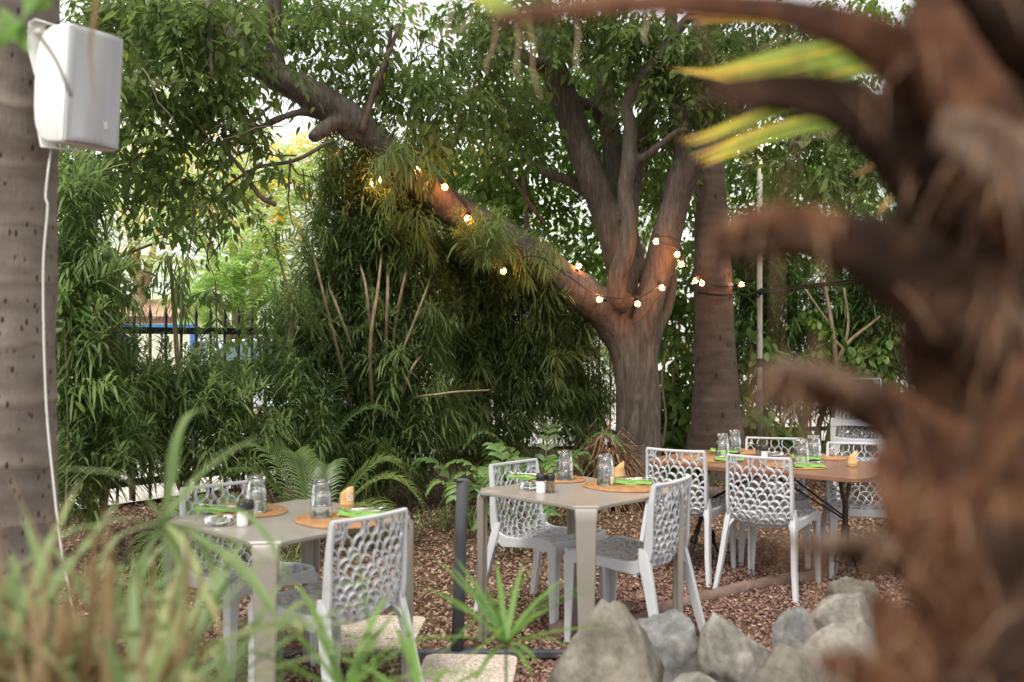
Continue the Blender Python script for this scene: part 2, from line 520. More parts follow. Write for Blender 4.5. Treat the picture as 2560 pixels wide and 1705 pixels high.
class MB:
    """collects shapes into one mesh"""

    def __init__(s):
        s.v, s.f, s.t = [], [], []
        s.tint = 0.5

    def add(s, verts, faces, tint=None):
        o = len(s.v)
        s.v.extend([tuple(p) for p in verts])
        s.f.extend([tuple(i + o for i in f) for f in faces])
        s.t.extend([s.tint if tint is None else tint] * len(verts))

    def loft(s, rings, cap=True, closed=True):
        n = len(rings[0])
        vs = [p for r in rings for p in r]
        fs = []
        for i in range(len(rings) - 1):
            for j in range(n if closed else n - 1):
                a, b = i * n + j, i * n + (j + 1) % n
                fs.append((a, b, b + n, a + n))
        if cap:
            fs.append(tuple(range(n - 1, -1, -1)))
            fs.append(tuple(range((len(rings) - 1) * n, len(rings) * n)))
        s.add(vs, fs)

    def box(s, c, size, rz=0.0, bev=0.0):
        x, y, z = (q / 2 for q in size)
        cs, sn = math.cos(rz), math.sin(rz)
        b = min(bev, x * .9, y * .9)
        prof = [(-x + b, -y), (x - b, -y), (x, -y + b), (x, y - b), (x - b, y), (-x + b, y), (-x, y - b), (-x, -y + b)] if b > 0 else [(-x, -y), (x, -y), (x, y), (-x, y)]
        rings = []
        levels = [(-z, 1.0, 0)] if b <= 0 else [(-z, 0, b), (-z + b, 0, 0)]
        levels += [(z, 1.0, 0)] if b <= 0 else [(z - b, 0, 0), (z, 0, b)]
        for (zz, _, ins) in levels:
            ring = []
            for (px, py) in prof:
                qx = px - math.copysign(min(ins, abs(px)), px)
                qy = py - math.copysign(min(ins, abs(py)), py)
                ring.append((c[0] + cs * qx - sn * qy, c[1] + sn * qx + cs * qy, c[2] + zz))
            rings.append(ring)
        s.loft(rings)

    def rectloft(s, secs, ch=.003):
        """secs: (centre, half-vector a, half-vector b) -> chamfered rectangular sections"""
        rings = []
        for c, a, b in secs:
            c, a, b = Vector(c), Vector(a), Vector(b)
            la, lb = a.length, b.length
            ka, kb = max(0, 1 - ch / la), max(0, 1 - ch / lb)
            pts = [(-ka, -1), (ka, -1), (1, -kb), (1, kb), (ka, 1), (-ka, 1), (-1, kb), (-1, -kb)]
            rings.append([c + a * p + b * q for p, q in pts])
        s.loft(rings)

    def tube(s, pts, rad, n=8, cap=True, flat=None, wob=0.0, up=None):
        pts = [Vector(p) for p in pts]
        if not hasattr(rad, '__len__'):
            rad = [rad] * len(pts)
        rings = []
        prev = None
        for i, p in enumerate(pts):
            t = (pts[min(i + 1, len(pts) - 1)] - pts[max(i - 1, 0)])
            t = t.normalized() if t.length > 1e-9 else Vector((0, 0, 1))
            if prev is None:
                ref = Vector(up) if up is not None else (Vector((0, 0, 1)) if abs(t.z) < .9 else Vector((0, 1, 0)))
                a = (ref - t * ref.dot(t)).normalized()
            else:
                a = (prev - t * prev.dot(t)).normalized()
            prev = a
            b = t.cross(a)
            ring = []
            for j in range(n):
                th = 2 * PI * j / n
                k = rad[i] * (1 + wob * (R.random() - .5))
                fa = 1.0 if flat is None else flat
                ring.append(p + a * (math.cos(th) * k) + b * (math.sin(th) * k * fa))
            rings.append(ring)
        s.loft(rings, cap)

    def lathe(s, prof, n=24, c=(0, 0, 0), cap=False):
        rings = []
        for (r, z) in prof:
            rings.append([(c[0] + r * math.cos(2 * PI * j / n), c[1] + r * math.sin(2 * PI * j / n), c[2] + z) for j in range(n)])
        s.loft(rings, cap)

    def strip(s, pts, wid, side=None, fold=.25, tint=None, up=(0, 0, 1)):
        """leaf blade along pts; wid per point; folded along the midrib"""
        pts = [Vector(p) for p in pts]
        vs, n = [], len(pts)
        tv = []
        for i, p in enumerate(pts):
            t = (pts[min(i + 1, n - 1)] - pts[max(i - 1, 0)]).normalized()
            sd = Vector(side) if side is not None else t.cross(Vector(up))
            if sd.length < 1e-4:
                sd = Vector((1, 0, 0))
            sd = (sd - t * sd.dot(t)).normalized()
            nm = sd.cross(t)
            w = wid[i] / 2
            vs += [p - sd * w + nm * (w * fold), p, p + sd * w + nm * (w * fold)]
        fs = []
        for i in range(n - 1):
            a = 3 * i
            fs += [(a, a + 1, a + 4, a + 3), (a + 1, a + 2, a + 5, a + 4)]
        o = len(s.v)
        s.v.extend([tuple(p) for p in vs])
        s.f.extend([tuple(i + o for i in f) for f in fs])
        if tint is None or not hasattr(tint, '__len__'):
            s.t.extend([s.tint if tint is None else tint] * len(vs))
        else:
            for q in tint:
                s.t.extend([q, q, q])

    def mesh(s, name, material, smooth=True, tint=False):
        return np_mesh(name, s.v, s.f, material, smooth, s.t if tint else None)

    def build(s, name, material, parent=None, smooth=True, tint=False, loc=None, rot=None):
        me = s.mesh(name, material, smooth, tint)
        o = obj(name, me, parent, loc, rot)
        return o


def sharp(o, deg=35):
    """smooth shading that keeps hard edges"""
    me = o.data
    bm = bmesh.new()
    bm.from_mesh(me)
    lim = math.radians(deg)
    for e in bm.edges:
        if len(e.link_faces) == 2 and e.calc_face_angle(0) > lim:
            e.smooth = False
    bm.to_mesh(me)
    bm.free()
    return o


def catmull(pts, n):
    pts = [np.array(p, float) for p in pts]
    P = [2 * pts[0] - pts[1]] + pts + [2 * pts[-1] - pts[-2]]
    out = []
    for i in range(len(pts) - 1):
        p0, p1, p2, p3 = P[i:i + 4]
        for k in range(n):
            t = k / n
            out.append(.5 * ((2 * p1) + (-p0 + p2) * t + (2 * p0 - 5 * p1 + 4 * p2 - p3) * t * t + (-p0 + 3 * p1 - 3 * p2 + p3) * t ** 3))
    out.append(pts[-1])
    return out


def children_of(o):
    return [c for c in bpy.data.objects if c.parent == o]


def copy_tree(root, kids, loc, rz, label, group=None):
    c = root.copy()
    link(c)
    c.location = loc
    c.rotation_euler = (0, 0, rz)
    c["label"] = label
    if group:
        c["group"] = group
    for k in kids:
        d = k.copy()
        link(d)
        d.parent = c
    return c


def scatter(templates, pos, yaw, scale, tilt=None, tint=None, spread=.12):
    """bake many copies of small templates (verts, quads) into one vertex / face array"""
    V, Fc, T = [], [], []
    off = 0
    which = RNG.integers(0, len(templates), len(pos))
    for ti, (tv, tf, tt) in enumerate(templates):
        idx = np.where(which == ti)[0]
        if len(idx) == 0:
            continue
        c, s_ = np.cos(yaw[idx]), np.sin(yaw[idx])
        v = tv[None, :, :] * scale[idx][:, None, None]
        if tilt is not None:
            ct, st = np.cos(tilt[idx])[:, None], np.sin(tilt[idx])[:, None]
            x, z = v[..., 0] * ct + v[..., 2] * st, -v[..., 0] * st + v[..., 2] * ct
            v = np.stack([x, v[..., 1], z], -1)
        x = v[..., 0] * c[:, None] - v[..., 1] * s_[:, None]
        y = v[..., 0] * s_[:, None] + v[..., 1] * c[:, None]
        v = np.stack([x, y, v[..., 2]], -1) + pos[idx][:, None, :]
        n, k = v.shape[:2]
        f = tf[None] + (np.arange(n) * k)[:, None, None] + off
        V.append(v.reshape(-1, 3))
        Fc.append(f.reshape(-1, tf.shape[1]))
        base = (RNG.random(n) if tint is None else tint[idx])[:, None]
        T.append(np.clip(base * (1 - spread * 3) + tt[None] * spread * 3, 0, 1).reshape(-1))
        off += n * k
    return np.concatenate(V), np.concatenate(Fc), np.concatenate(T)


def blob_points(blobs, mul=1.0):
    """blobs: (px, py, rx, ry, d, dd, n) -> points filling ellipsoids at real distances"""
    out = []
    for (px, py, rx, ry, d, dd, n) in blobs:
        n = max(1, int(n * mul))
        q = RNG.normal(size=(n, 3))
        q /= np.linalg.norm(q, axis=1)[:, None]
        q *= (RNG.random(n) ** (1 / 2.4))[:, None]
        k = d / F_PX
        c = np.array(W(px, py, d))
        out.append(c + q * np.array([rx * k, dd, ry * k]))
    return np.concatenate(out)


# ------------------------------------------------------------------ leaf templates
def leaf_quads(base, direc, up, length, width, droop=.15, fold=.25, kind='ovate'):
    """one leaf as quads (8 verts, 6 quads as pairs along a folded midrib)"""
    d = direc / (np.linalg.norm(direc) + 1e-9)
    s = np.cross(d, up)
    s /= (np.linalg.norm(s) + 1e-9)
    n = np.cross(s, d)
    ws = {'ovate': [.12, .85, .72, .04], 'long': [.35, .95, .8, .06], 'round': [.3, 1.0, .95, .3], 'obov': [.12, .6, 1.0, .35]}[kind]
    ls = {'ovate': [0, .28, .62, 1], 'long': [0, .3, .68, 1], 'round': [0, .33, .7, 1], 'obov': [0, .35, .75, 1]}[kind]
    V = []
    for w, l in zip(ws, ls):
        p = base + d * (l * length) - np.array([0, 0, 1.0]) * (droop * length * l * l)
        h = w * width / 2
        V += [p - s * h + n * (h * fold), p, p + s * h + n * (h * fold)]
    Fq = []
    for i in range(3):
        a = 3 * i
        Fq += [(a, a + 1, a + 4, a + 3), (a + 1, a + 2, a + 5, a + 4)]
    return V, Fq


def ficus_template(rng, nleaf=22, L=.42, leaf=(.062, .032), kind='ovate', sag=.5, twig=True):
    V, Fq, T = [], [], []
    pts = []
    bend = rng.uniform(-.25, .25)
    for i in range(9):
        t = i / 8
        pts.append(np.array([L * t * (1 - .15 * t), L * bend * t * t, .06 * t - sag * L * t * t]))
    pts = np.array(pts)
    for i in range(nleaf):
        t = (i + .6) / nleaf
        k = t * 8
        a = int(min(k, 7))
        p = pts[a] + (pts[a + 1] - pts[a]) * (k - a)
        side = 1 if i % 2 else -1
        off = np.array([rng.uniform(-.03, .03), side * rng.uniform(0, .075), rng.uniform(-.05, .03)])
        d = np.array([rng.uniform(.0, .7), side * rng.uniform(.2, 1.0), rng.uniform(-1.3, -.1)])
        up = np.array([rng.uniform(-.6, .6), rng.uniform(-.6, .6), 1.0])
        s = rng.uniform(.75, 1.2)
        v, f = leaf_quads(p + off, d, up, leaf[0] * s, leaf[1] * s, rng.uniform(.05, .3), .3, kind)
        o = len(V)
        V += v
        Fq += [tuple(q + o for q in ff) for ff in f]
        T += [rng.random()] * len(v)
    if twig:
        w = .0028
        o = len(V)
        for p in pts:
            V += [p + np.array([0, w, 0]), p - np.array([0, w, 0]), p + np.array([0, 0, w * 2])]
            T += [0.0] * 3
        for i in range(8):
            a = o + 3 * i
            Fq += [(a, a + 1, a + 4, a + 3), (a + 1, a + 2, a + 5, a + 4), (a + 2, a, a + 3, a + 5)]
    return np.array(V, float), np.array(Fq), np.array(T)


def podo_template(rng, nleaf=34, L=.26, leaf=(.185, .0155), tilt=.4, hang=.5):
    V, Fq, T = [], [], []
    ax = np.array([math.sin(tilt), 0, math.cos(tilt)])
    for i in range(nleaf):
        t = (i / nleaf) ** .9
        p = ax * (L * t) - np.array([0, 0, 1]) * (.25 * L * t * t * math.sin(abs(tilt)))
        a = i * 2.4 + rng.uniform(-.3, .3)
        e1 = np.cross(ax, [0, 1, 0])
        e1 /= np.linalg.norm(e1)
        e2 = np.cross(ax, e1)
        rad = e1 * math.cos(a) + e2 * math.sin(a)
        opn = .5 + .6 * (1 - t) + rng.uniform(-.15, .15)
        d = ax * math.cos(opn) + rad * math.sin(opn)
        s = rng.uniform(.7, 1.15)
        ln = leaf[0] * s * (1 - .25 * t)
        d = d / np.linalg.norm(d)
        sd = np.cross(d, np.array([0, 0, 1.0]))
        if np.linalg.norm(sd) < .1:
            sd = np.array([1.0, 0, 0])
        sd /= np.linalg.norm(sd)
        g = hang * rng.uniform(.6, 1.3)
        o = len(V)
        rows = [(0, .4), (.35, 1.0), (.7, .85), (1, .08)]
        for (l, w) in rows:
            q = p + d * (ln * l) - np.array([0, 0, 1.0]) * (g * ln * l * l)
            h = w * leaf[1] * s / 2
            V += [q - sd * h, q + sd * h]
        for r in range(3):
            b = o + 2 * r
            Fq.append((b, b + 1, b + 3, b + 2))
        T += [rng.random()] * 8
    return np.array(V, float), np.array(Fq), np.array(T)


def feather_template(rng, L=.55, pairs=11):
    V, Fq, T = [], [], []
    sag = rng.uniform(.2, .6)
    for i in range(pairs):
        t = (i + 1) / pairs
        p = np.array([L * t, 0, -sag * L * t * t])
        for sd in (-1, 1):
            ln = .13 * math.sin(PI * (.15 + .8 * t)) + .04
            d = np.array([.5, sd * 1.0, rng.uniform(-.5, .1)])
            d /= np.linalg.norm(d)
            s = np.array([.9, -sd * .4, 0]) * .024
            o = len(V)
            V += [p - s * .4, p + s * .4, p + d * ln + s * .5, p + d * ln - s * .5]
            Fq.append((o, o + 1, o + 2, o + 3))
            T += [rng.random()] * 4
    return np.array(V, float), np.array(Fq), np.array(T)


TR_ = np.random.default_rng(5)
TP_FICUS = [ficus_template(TR_, 17, .42, (.078, .043), sag=TR_.uniform(.25, .8)) for _ in range(7)]
TP_FICUS_FAR = [ficus_template(TR_, 17, .44, (.085, .048), sag=TR_.uniform(.3, .9), twig=False) for _ in range(5)]
TP_VINE = [ficus_template(TR_, 13, .34, (.085, .06), 'round', sag=TR_.uniform(.5, 1.1)) for _ in range(5)]
TP_OBOV = [ficus_template(TR_, 16, .30, (.075, .036), 'obov', sag=TR_.uniform(-.1, .4)) for _ in range(5)]
TP_PODO = [podo_template(TR_, 36, .30, tilt=TR_.uniform(-.1, 1.2), hang=TR_.uniform(.25, .95)) for _ in range(9)]
TP_PODO_H = [podo_template(TR_, 30, .34, (.185, .0155), tilt=TR_.uniform(1.9, 2.7), hang=TR_.uniform(.5, .9)) for _ in range(6)]
TP_FEATHER = [feather_template(TR_) for _ in range(5)]


def foliage(name, templates, pts, material, parent, smin=.8, smax=1.25, tint=None, tilt=None, spread=.12):
    n = len(pts)
    v, f, t = scatter(templates, pts, RNG.random(n) * 2 * PI, RNG.uniform(smin, smax, n),
                      tilt=None if tilt is None else RNG.normal(0, tilt, n), tint=tint, spread=spread)
    me = np_mesh(name, v, f, material, False, t)
    return obj(name, me, parent)


# ================================================================== SETTING
def make_ground():
    mb = MB()
    n = 90
    xs = np.concatenate([np.linspace(-160, -8, 10), np.linspace(-7, 7, 70), np.linspace(8, 160, 10)])
    ys = np.concatenate([np.linspace(-60, -2, 6), np.linspace(-1, 15, 80), np.linspace(16, 260, 12)])
    V = []
    for y in ys:
        for x in xs:
            z = 0
            if abs(x) < 7 and 0 < y < 14:
                z = .018 * mnoise.noise(Vector((x * 1.3, y * 1.3, 0))) + .008 * mnoise.noise(Vector((x * 6, y * 6, 3)))
            V.append((x, y, z - .012))
    nx = len(xs)
    Fq = np.array([(j * nx + i, j * nx + i + 1, (j + 1) * nx + i + 1, (j + 1) * nx + i) for j in range(len(ys) - 1) for i in range(nx - 1)])
    o = obj("ground", np_mesh("ground", V, Fq, M['soil']))
    tag(o, kind="structure")
    # concrete car park beyond the fence
    pb = MB()
    P = [(-60, 4.0), (-6.3, 5.0), (-4.45, 7.75), (.25, 13.75), (7.5, 15.2), (60, 18), (60, 90), (-60, 90)]
    pb.add([(x, y, .03) for x, y in P], [tuple(range(len(P)))])
    tag(pb.build("car_park", M['lot'], smooth=False), kind="structure")


make_ground()


def ground_z(x, y):
    return -.012 + .018 * mnoise.noise(Vector((x * 1.3, y * 1.3, 0))) + .008 * mnoise.noise(Vector((x * 6, y * 6, 3)))


def make_gravel():
    # red lava gravel: squat angular stones
    N = 30000
    d = 3.6 + (8.0 - 3.6) * RNG.random(N) ** .85
    x = RNG.uniform(-1.3, 3.6, N)
    edge = np.array([mnoise.noise(Vector((a * .9, b * .9, 7))) for a, b in zip(x, d)])
    lim = .05 + (d - 4.6) * .33 + edge * .5
    keep = (x > lim - .55 * (RNG.random(N) ** 3)) & (np.abs(x) < d * .62) & (d < 6.9 + edge * .8)
    x, d = x[keep], d[keep]
    n = len(x)
    cube = np.array([(-1, -1, -1), (1, -1, -1), (1, 1, -1), (-1, 1, -1), (-1, -1, 1), (1, -1, 1), (1, 1, 1), (-1, 1, 1)], float)
    T = []
    fq = np.array([(3, 2, 1, 0), (4, 5, 6, 7), (0, 1, 5, 4), (1, 2, 6, 5), (2, 3, 7, 6), (3, 0, 4, 7)])
    for i in range(8):
        c = cube * np.array([.8, .62, .5]) * TR_.uniform(.5, 1.15, (8, 3))
        c[4:] *= np.array([.75, .75, 1])
        T.append((c, fq, np.full(8, TR_.random())))
    z = np.array([ground_z(a, b) for a, b in zip(x, d)]) + RNG.uniform(.0, .012, n)
    v, f, t = scatter(T, np.stack([x, d, z], 1), RNG.random(n) * 2 * PI, RNG.uniform(.007, .017, n), tilt=RNG.normal(0, .5, n), spread=.15)
    tag(obj("lava_gravel", np_mesh("lava_gravel", v, f, M['gravel'], False, t)), "loose reddish lava gravel under the tables", "gravel", kind="stuff")


def litter_template(rng):
    """a curled dry leaf"""
    V, Fq = [], []
    ws = [.05, .5, .62, .42, .04]
    curl = rng.uniform(.2, 1.1)
    tw = rng.uniform(-.5, .5)
    for i, w in enumerate(ws):
        t = i / 4
        x = (t - .5) * 1.5
        zc = curl * (t - .5) ** 2 + .05
        for s in (-1, 0, 1):
            V.append((x, s * w * .8 + tw * (t - .5) * .3, zc + abs(s) * w * rng.uniform(.1, .7) + s * tw * .25 * w))
    for i in range(4):
        a = 3 * i
        Fq += [(a, a + 1, a + 4, a + 3), (a + 1, a + 2, a + 5, a + 4)]
    return np.array(V), np.array(Fq), np.full(len(V), rng.random())


def make_litter():
    T = [litter_template(TR_) for _ in range(12)]
    N = 84000
    d = 3.4 + (11.8 - 3.4) * RNG.random(N) ** 1.1
    x = RNG.uniform(-1, 1, N) * (d * .58 + .3)
    e = np.array([mnoise.noise(Vector((a * .9, b * .9, 7))) for a, b in zip(x, d)])
    p = np.where((x > .05 + (d - 4.6) * .33 + e * .5) & (d < 6.9), .36, 1.0)
    p = np.where((x > .6) & (d < 5.3), .26, p)
    keep = (RNG.random(N) < p) & (d < 12.9 + x)
    x, d = x[keep], d[keep]
    n = len(x)
    z = np.array([ground_z(a, b) for a, b in zip(x, d)]) + RNG.uniform(.004, .03, n)
    v, f, t = scatter(T, np.stack([x, d, z], 1), RNG.random(n) * 2 * PI, RNG.uniform(.009, .025, n) , tilt=RNG.normal(0, .5, n), spread=.1)
    tag(obj("leaf_litter", np_mesh("leaf_litter", v, f, M['litter'], True, t)), "curled brown dry leaves covering the ground", "leaf litter", kind="stuff")


make_gravel()
make_litter()


def slab(name, poly, z0, h, material):
    mb = MB()
    n = len(poly)
    cx = sum(p[0] for p in poly) / n
    cy = sum(p[1] for p in poly) / n
    rings = []
    for (k, z) in ((1, z0), (1, z0 + h - .006), (.992, z0 + h)):
        rings.append([(cx + (p[0] - cx) * k, cy + (p[1] - cy) * k, z) for p in poly])
    mb.loft(rings)
    o = mb.build(name, material, smooth=False)
    tag(o, kind="structure")
    return o


def rounded(poly, r=.05, n=4):
    out = []
    m = len(poly)
    for i in range(m):
        p0, p1, p2 = Vector(poly[i - 1]), Vector(poly[i]), Vector(poly[(i + 1) % m])
        a, b = p1 + (p0 - p1).normalized() * r, p1 + (p2 - p1).normalized() * r
        for k in range(n + 1):
            t = k / n
            out.append(tuple(a * (1 - t) ** 2 + p1 * 2 * t * (1 - t) + b * t * t))
    return out


slab("paving_slab", rounded([(-.46, 3.4), (-.05, 3.4), (.03, 4.62), (-.40, 4.64)], .06), -.02, .055, M['slab'])
slab("paving_slab", rounded([(-.93, 4.78), (-.48, 4.76), (-.45, 5.28), (-.86, 5.32)], .05), -.02, .05, M['slab'])
eb = MB()
eb.rectloft([(Vector((x, 4.70 + .01 * x, .014)), Vector((0, .02, 0)), Vector((0, 0, .016))) for x in (-1.1, -.9, 0, .9)])
tag(eb.build("edging_strip", M['post'], smooth=False), "low dark edging strip between gravel and pale paving slab", "edging")
# lumpy mortar kerb running through the gravel
kb = MB()
kp = catmull([(.62, 5.18), (.9, 5.55), (1.25, 5.85), (1.62, 6.12), (2.0, 6.3)], 8)
kb.tube([(p[0], p[1], .0) for p in kp], [.048 * (1 + .25 * mnoise.noise(Vector((i * .45, 0, 0)))) for i in range(len(kp))], 9, flat=.8, wob=.35, up=(0, 0, 1))
kb.tube([(.55, 5.25, .0), (.4, 5.15, .0), (.2, 5.1, -.01)], [.07, .09, .05], 8, wob=.3)
tag(kb.build("kerb", M['mortar']), kind="structure")


# ================================================================== CHAIRS
def chair_profile():
    pts = [(.238, .425), (.225, .447), (.15, .452), (.03, .438), (-.08, .425), (-.145, .427), (-.185, .452), (-.203, .50), (-.212, .58), (-.222, .69), (-.240, .802)]
    return np.array(catmull(pts, 14))


CP = chair_profile()
CS = np.concatenate([[0], np.cumsum(np.linalg.norm(np.diff(CP, axis=0), axis=1))])
CLEN = CS[-1]


def chair_pt(u, s):
    """u -1..1 across, s metres along the shell from the front edge to the back top"""
    s = min(max(s, 0), CLEN)
    y = np.interp(s, CS, CP[:, 0])
    z = np.interp(s, CS, CP[:, 1])
    y1, z1 = np.interp(min(s + .01, CLEN), CS, CP[:, 0]), np.interp(min(s + .01, CLEN), CS, CP[:, 1])
    y0, z0 = np.interp(max(s - .01, 0), CS, CP[:, 0]), np.interp(max(s - .01, 0), CS, CP[:, 1])
    t = Vector((0, y1 - y0, z1 - z0)).normalized()
    nrm = Vector((0, t.z, -t.y))       # towards the sitter
    if nrm.z < -.2:
        nrm = -nrm
    hw = np.interp(s, [0, .12, .36, .48, .62, CLEN], [.205, .215, .195, .188, .190, .184])
    dip = np.interp(s, [0, .10, .36, .50, .7, CLEN], [0, .012, .03, .028, .024, .016])
    p = Vector((u * hw, y, z)) - nrm * (dip * (1 - u * u))
    return p, nrm


def chair_web(mb, path, w, dep, shift):
    """a plastic web swept along (u, s) points: thin in the surface, deep across it"""
    P = [chair_pt(u, s) for u, s in path]
    n = len(P)
    rings = []
    for i, (p, nr) in enumerate(P):
        t = (P[min(i + 1, n - 1)][0] - P[max(i - 1, 0)][0])
        if t.length < 1e-7:
            t = Vector((1, 0, 0))
        t.normalize()
        b = nr.cross(t).normalized()
        j = R.uniform(-.0004, .0004)
        f0 = p + nr * (dep * .35 + j)
        bk = p - nr * (dep * .65 + j) + shift
        k = .72
        rings.append([f0 - b * (w * k / 2), f0 + b * (w * k / 2), bk + b * (w / 2), bk - b * (w / 2)])
    mb.loft(rings, cap=True)


def lattice_rows(rows, ncol, mb, depth, rng, top=False):
    """rows: list of s values; fish-scale webs between staggered nodes"""
    nodes = []
    for k, s in enumerate(rows):
        off = .5 if k % 2 else 0
        L = []
        cnt = ncol + 1 if k % 2 == 0 else ncol + 2
        for i in range(cnt):
            u = -1 + 2 * (i - (0 if k % 2 == 0 else .5)) / ncol
            if abs(u) < 1.0001:
                ju = rng.uniform(-.28, .28) * 2 / ncol if abs(u) < .93 else 0
                js = rng.uniform(-.24, .24) * (rows[min(k + 1, len(rows) - 1)] - rows[max(k - 1, 0)]) / 2
            else:
                ju = js = 0
            L.append((min(max(u + ju, -1), 1), s + js))
        nodes.append(L)
    for k in range(len(rows) - 1):
        A, B = nodes[k], nodes[k + 1]
        # arcs over row k whose tops touch the nodes of row k+1
        for i in range(len(A) - 1):
            a, b = A[i], A[i + 1]
            j = i + 1 if k % 2 == 0 else i
            if j >= len(B):
                continue
            c = B[j]
            if b[0] - a[0] < .03:
                continue
            path = []
            for q in range(0, 6):
                th = q / 6 * PI / 2
                path.append((a[0] + (c[0] - a[0]) * (1 - math.cos(th)), a[1] + (c[1] - a[1]) * math.sin(th)))
            for q in range(0, 7):
                th = PI / 2 - q / 6 * PI / 2
                path.append((b[0] + (c[0] - b[0]) * (1 - math.cos(th)), b[1] + (c[1] - b[1]) * math.sin(th)))
            sm = (a[1] + c[1]) / 2
            dep = depth(sm)
            sh = Vector((0, 0, -np.interp(sm, [.36, .44, .6, CLEN], [0, .011, .008, .004])))
            chair_web(mb, path, .0056, dep, sh)
    return nodes


def make_chair(label, group):
    root = empty("lattice_chair", (0, 0, 0), label, "chair", group)
    rng = random.Random(3)
    # --- seat: lattice, side rails, front apron
    mb = MB()
    srow = [.022, .060, .098, .136, .174, .212, .25, .288, .324, .358, .39]
    lattice_rows(srow, 8, mb, lambda s: .013, rng)
    for sgn in (-1, 1):
        secs = []
        for (s, hh) in ((.0, .030), (.05, .034), (.16, .026), (.28, .025), (.40, .03), (.45, .03)):
            p, nr = chair_pt(sgn, s)
            secs.append((p + Vector((sgn * .006, 0, -hh + .008)), Vector((.009, 0, 0)), Vector((0, 0, hh))))
        mb.rectloft(secs, .003)
    secs = []
    for i in range(13):
        u = -1 + i / 6
        p, nr = chair_pt(u, .012)
        secs.append((p + Vector((0, .004, -.016)), Vector((0, .009, 0)), Vector((0, 0, .024 + .014 * u ** 4))))
    mb.rectloft(secs, .003)
    p0 = [(chair_pt(-1 + i / 4, .405)[0] - Vector((0, .0, .012)), Vector((0, .010, .004)), Vector((0, -.003, .009))) for i in range(9)]
    mb.rectloft(p0, .002)
    sharp(mb.build("seat", M['chair'], root))
    # --- backrest: lattice, stiles, top bar
    mb = MB()
    tt = np.linspace(0, 1, 12)
    brow = [.393 + (CLEN - .052 - .393) * (.72 * t + .28 * t * t) for t in tt]
    nd = lattice_rows(brow, 8, mb, lambda s: np.interp(s, [.40, .47, .6, CLEN], [.021, .017, .013, .011]), rng)
    # tall upright cells under the top bar
    last = nd[-1]
    tops = []
    for i, (u, s) in enumerate(last):
        if abs(u) > .97:
            continue
        ut = u * .98 + rng.uniform(-.03, .03)
        path = []
        bow = (.05 if i % 2 else -.05)
        for q in range(8):
            t = q / 7
            path.append((u + (ut - u) * t + bow * math.sin(PI * t), s + (CLEN - s) * t))
        chair_web(mb, path, .0075, .017, Vector((0, 0, -.005)))
        tops.append((ut, bow))
    for sgn in (-1, 1):     # small extra cells in the upper corners
        path = [(sgn * (1 - .24 * q / 6), CLEN - .040 + .010 * math.sin(PI * q / 6)) for q in range(7)]
        chair_web(mb, path, .0075, .016, Vector((0, 0, -.004)))
        path = [(sgn * (1 - .11 - .02 * math.sin(PI * q / 5)), CLEN - .04 + .04 * q / 5) for q in range(6)]
        chair_web(mb, path, .0075, .016, Vector((0, 0, -.004)))
    secs = []
    for i in range(17):
        u = -1.045 + 2.09 * i / 16
        p, nr = chair_pt(max(-1, min(1, u)), CLEN)
        p = p + Vector(((u - max(-1, min(1, u))) * .19, 0, 0))
        secs.append((p + Vector((0, 0, .004)), Vector((0, .0115, .001)), Vector((0, -.0005, .0075))))
    mb.rectloft(secs, .003)
    for sgn in (-1, 1):
        secs = []
        for s in np.linspace(.37, CLEN, 14):
            p, nr = chair_pt(sgn, s)
            dpt = np.interp(s, [.37, .44, .55, CLEN], [.024, .027, .021, .0125])
            bk = np.interp(s, [.37, .44, .55, CLEN], [.010, .012, .007, .0])
            secs.append((p + Vector((sgn * .006, 0, 0)) - nr * bk, Vector((.0085, 0, 0)), Vector((nr.x, nr.y, nr.z)) * dpt))
        mb.rectloft(secs, .003)
    sharp(mb.build("backrest", M['chair'], root))
    # --- legs
    for sgn in (-1, 1):
        mb = MB()
        pts = [((sgn * .193, -.185, .50), .010, .024), ((sgn * .198, -.196, .44), .016, .029), ((sgn * .208, -.222, .34), .015, .027), ((sgn * .222, -.262, .17), .0145, .023), ((sgn * .243, -.302, 0), .0135, .019)]
        mb.rectloft([(c, Vector((a, 0, 0)), Vector((0, b, b * .15))) for c, a, b in pts], .004)
        mb.rectloft([((sgn * .178, -.165, .425), Vector((.02, 0, 0)), Vector((0, .02, 0))), ((sgn * .193, -.195, .395), Vector((.016, 0, 0)), Vector((0, .024, 0))), ((sgn * .203, -.212, .36), Vector((.010, 0, 0)), Vector((0, .02, 0)))], .004)
        sharp(mb.build("leg", M['chair'], root))
        mb = MB()   # front leg: an angle of two faces
        pts = [((sgn * .216, .212, .43), .0085, .030), ((sgn * .217, .213, .36), .0085, .026), ((sgn * .219, .216, .2), .008, .021), ((sgn * .222, .222, 0), .008, .016)]
        mb.rectloft([(c, Vector((a, 0, 0)), Vector((0, b, 0))) for c, a, b in pts], .003)
        pts = [((sgn * .196, .238, .425), .030, .0075), ((sgn * .200, .236, .36), .023, .0075), ((sgn * .205, .234, .2), .019, .007), ((sgn * .212, .233, 0), .0145, .007)]
        mb.rectloft([(c, Vector((a, 0, 0)), Vector((0, b, 0))) for c, a, b in pts], .003)
        # gussets under the rail and apron
        mb.rectloft([((sgn * .2165, .165 - .02 * q, .408 - .0 * q), Vector((.0075, 0, 0)), Vector((0, 0, max(.003, .022 - .006 * q)))) for q in range(4)], .001)
        sharp(mb.build("leg", M['chair'], root))
    return root


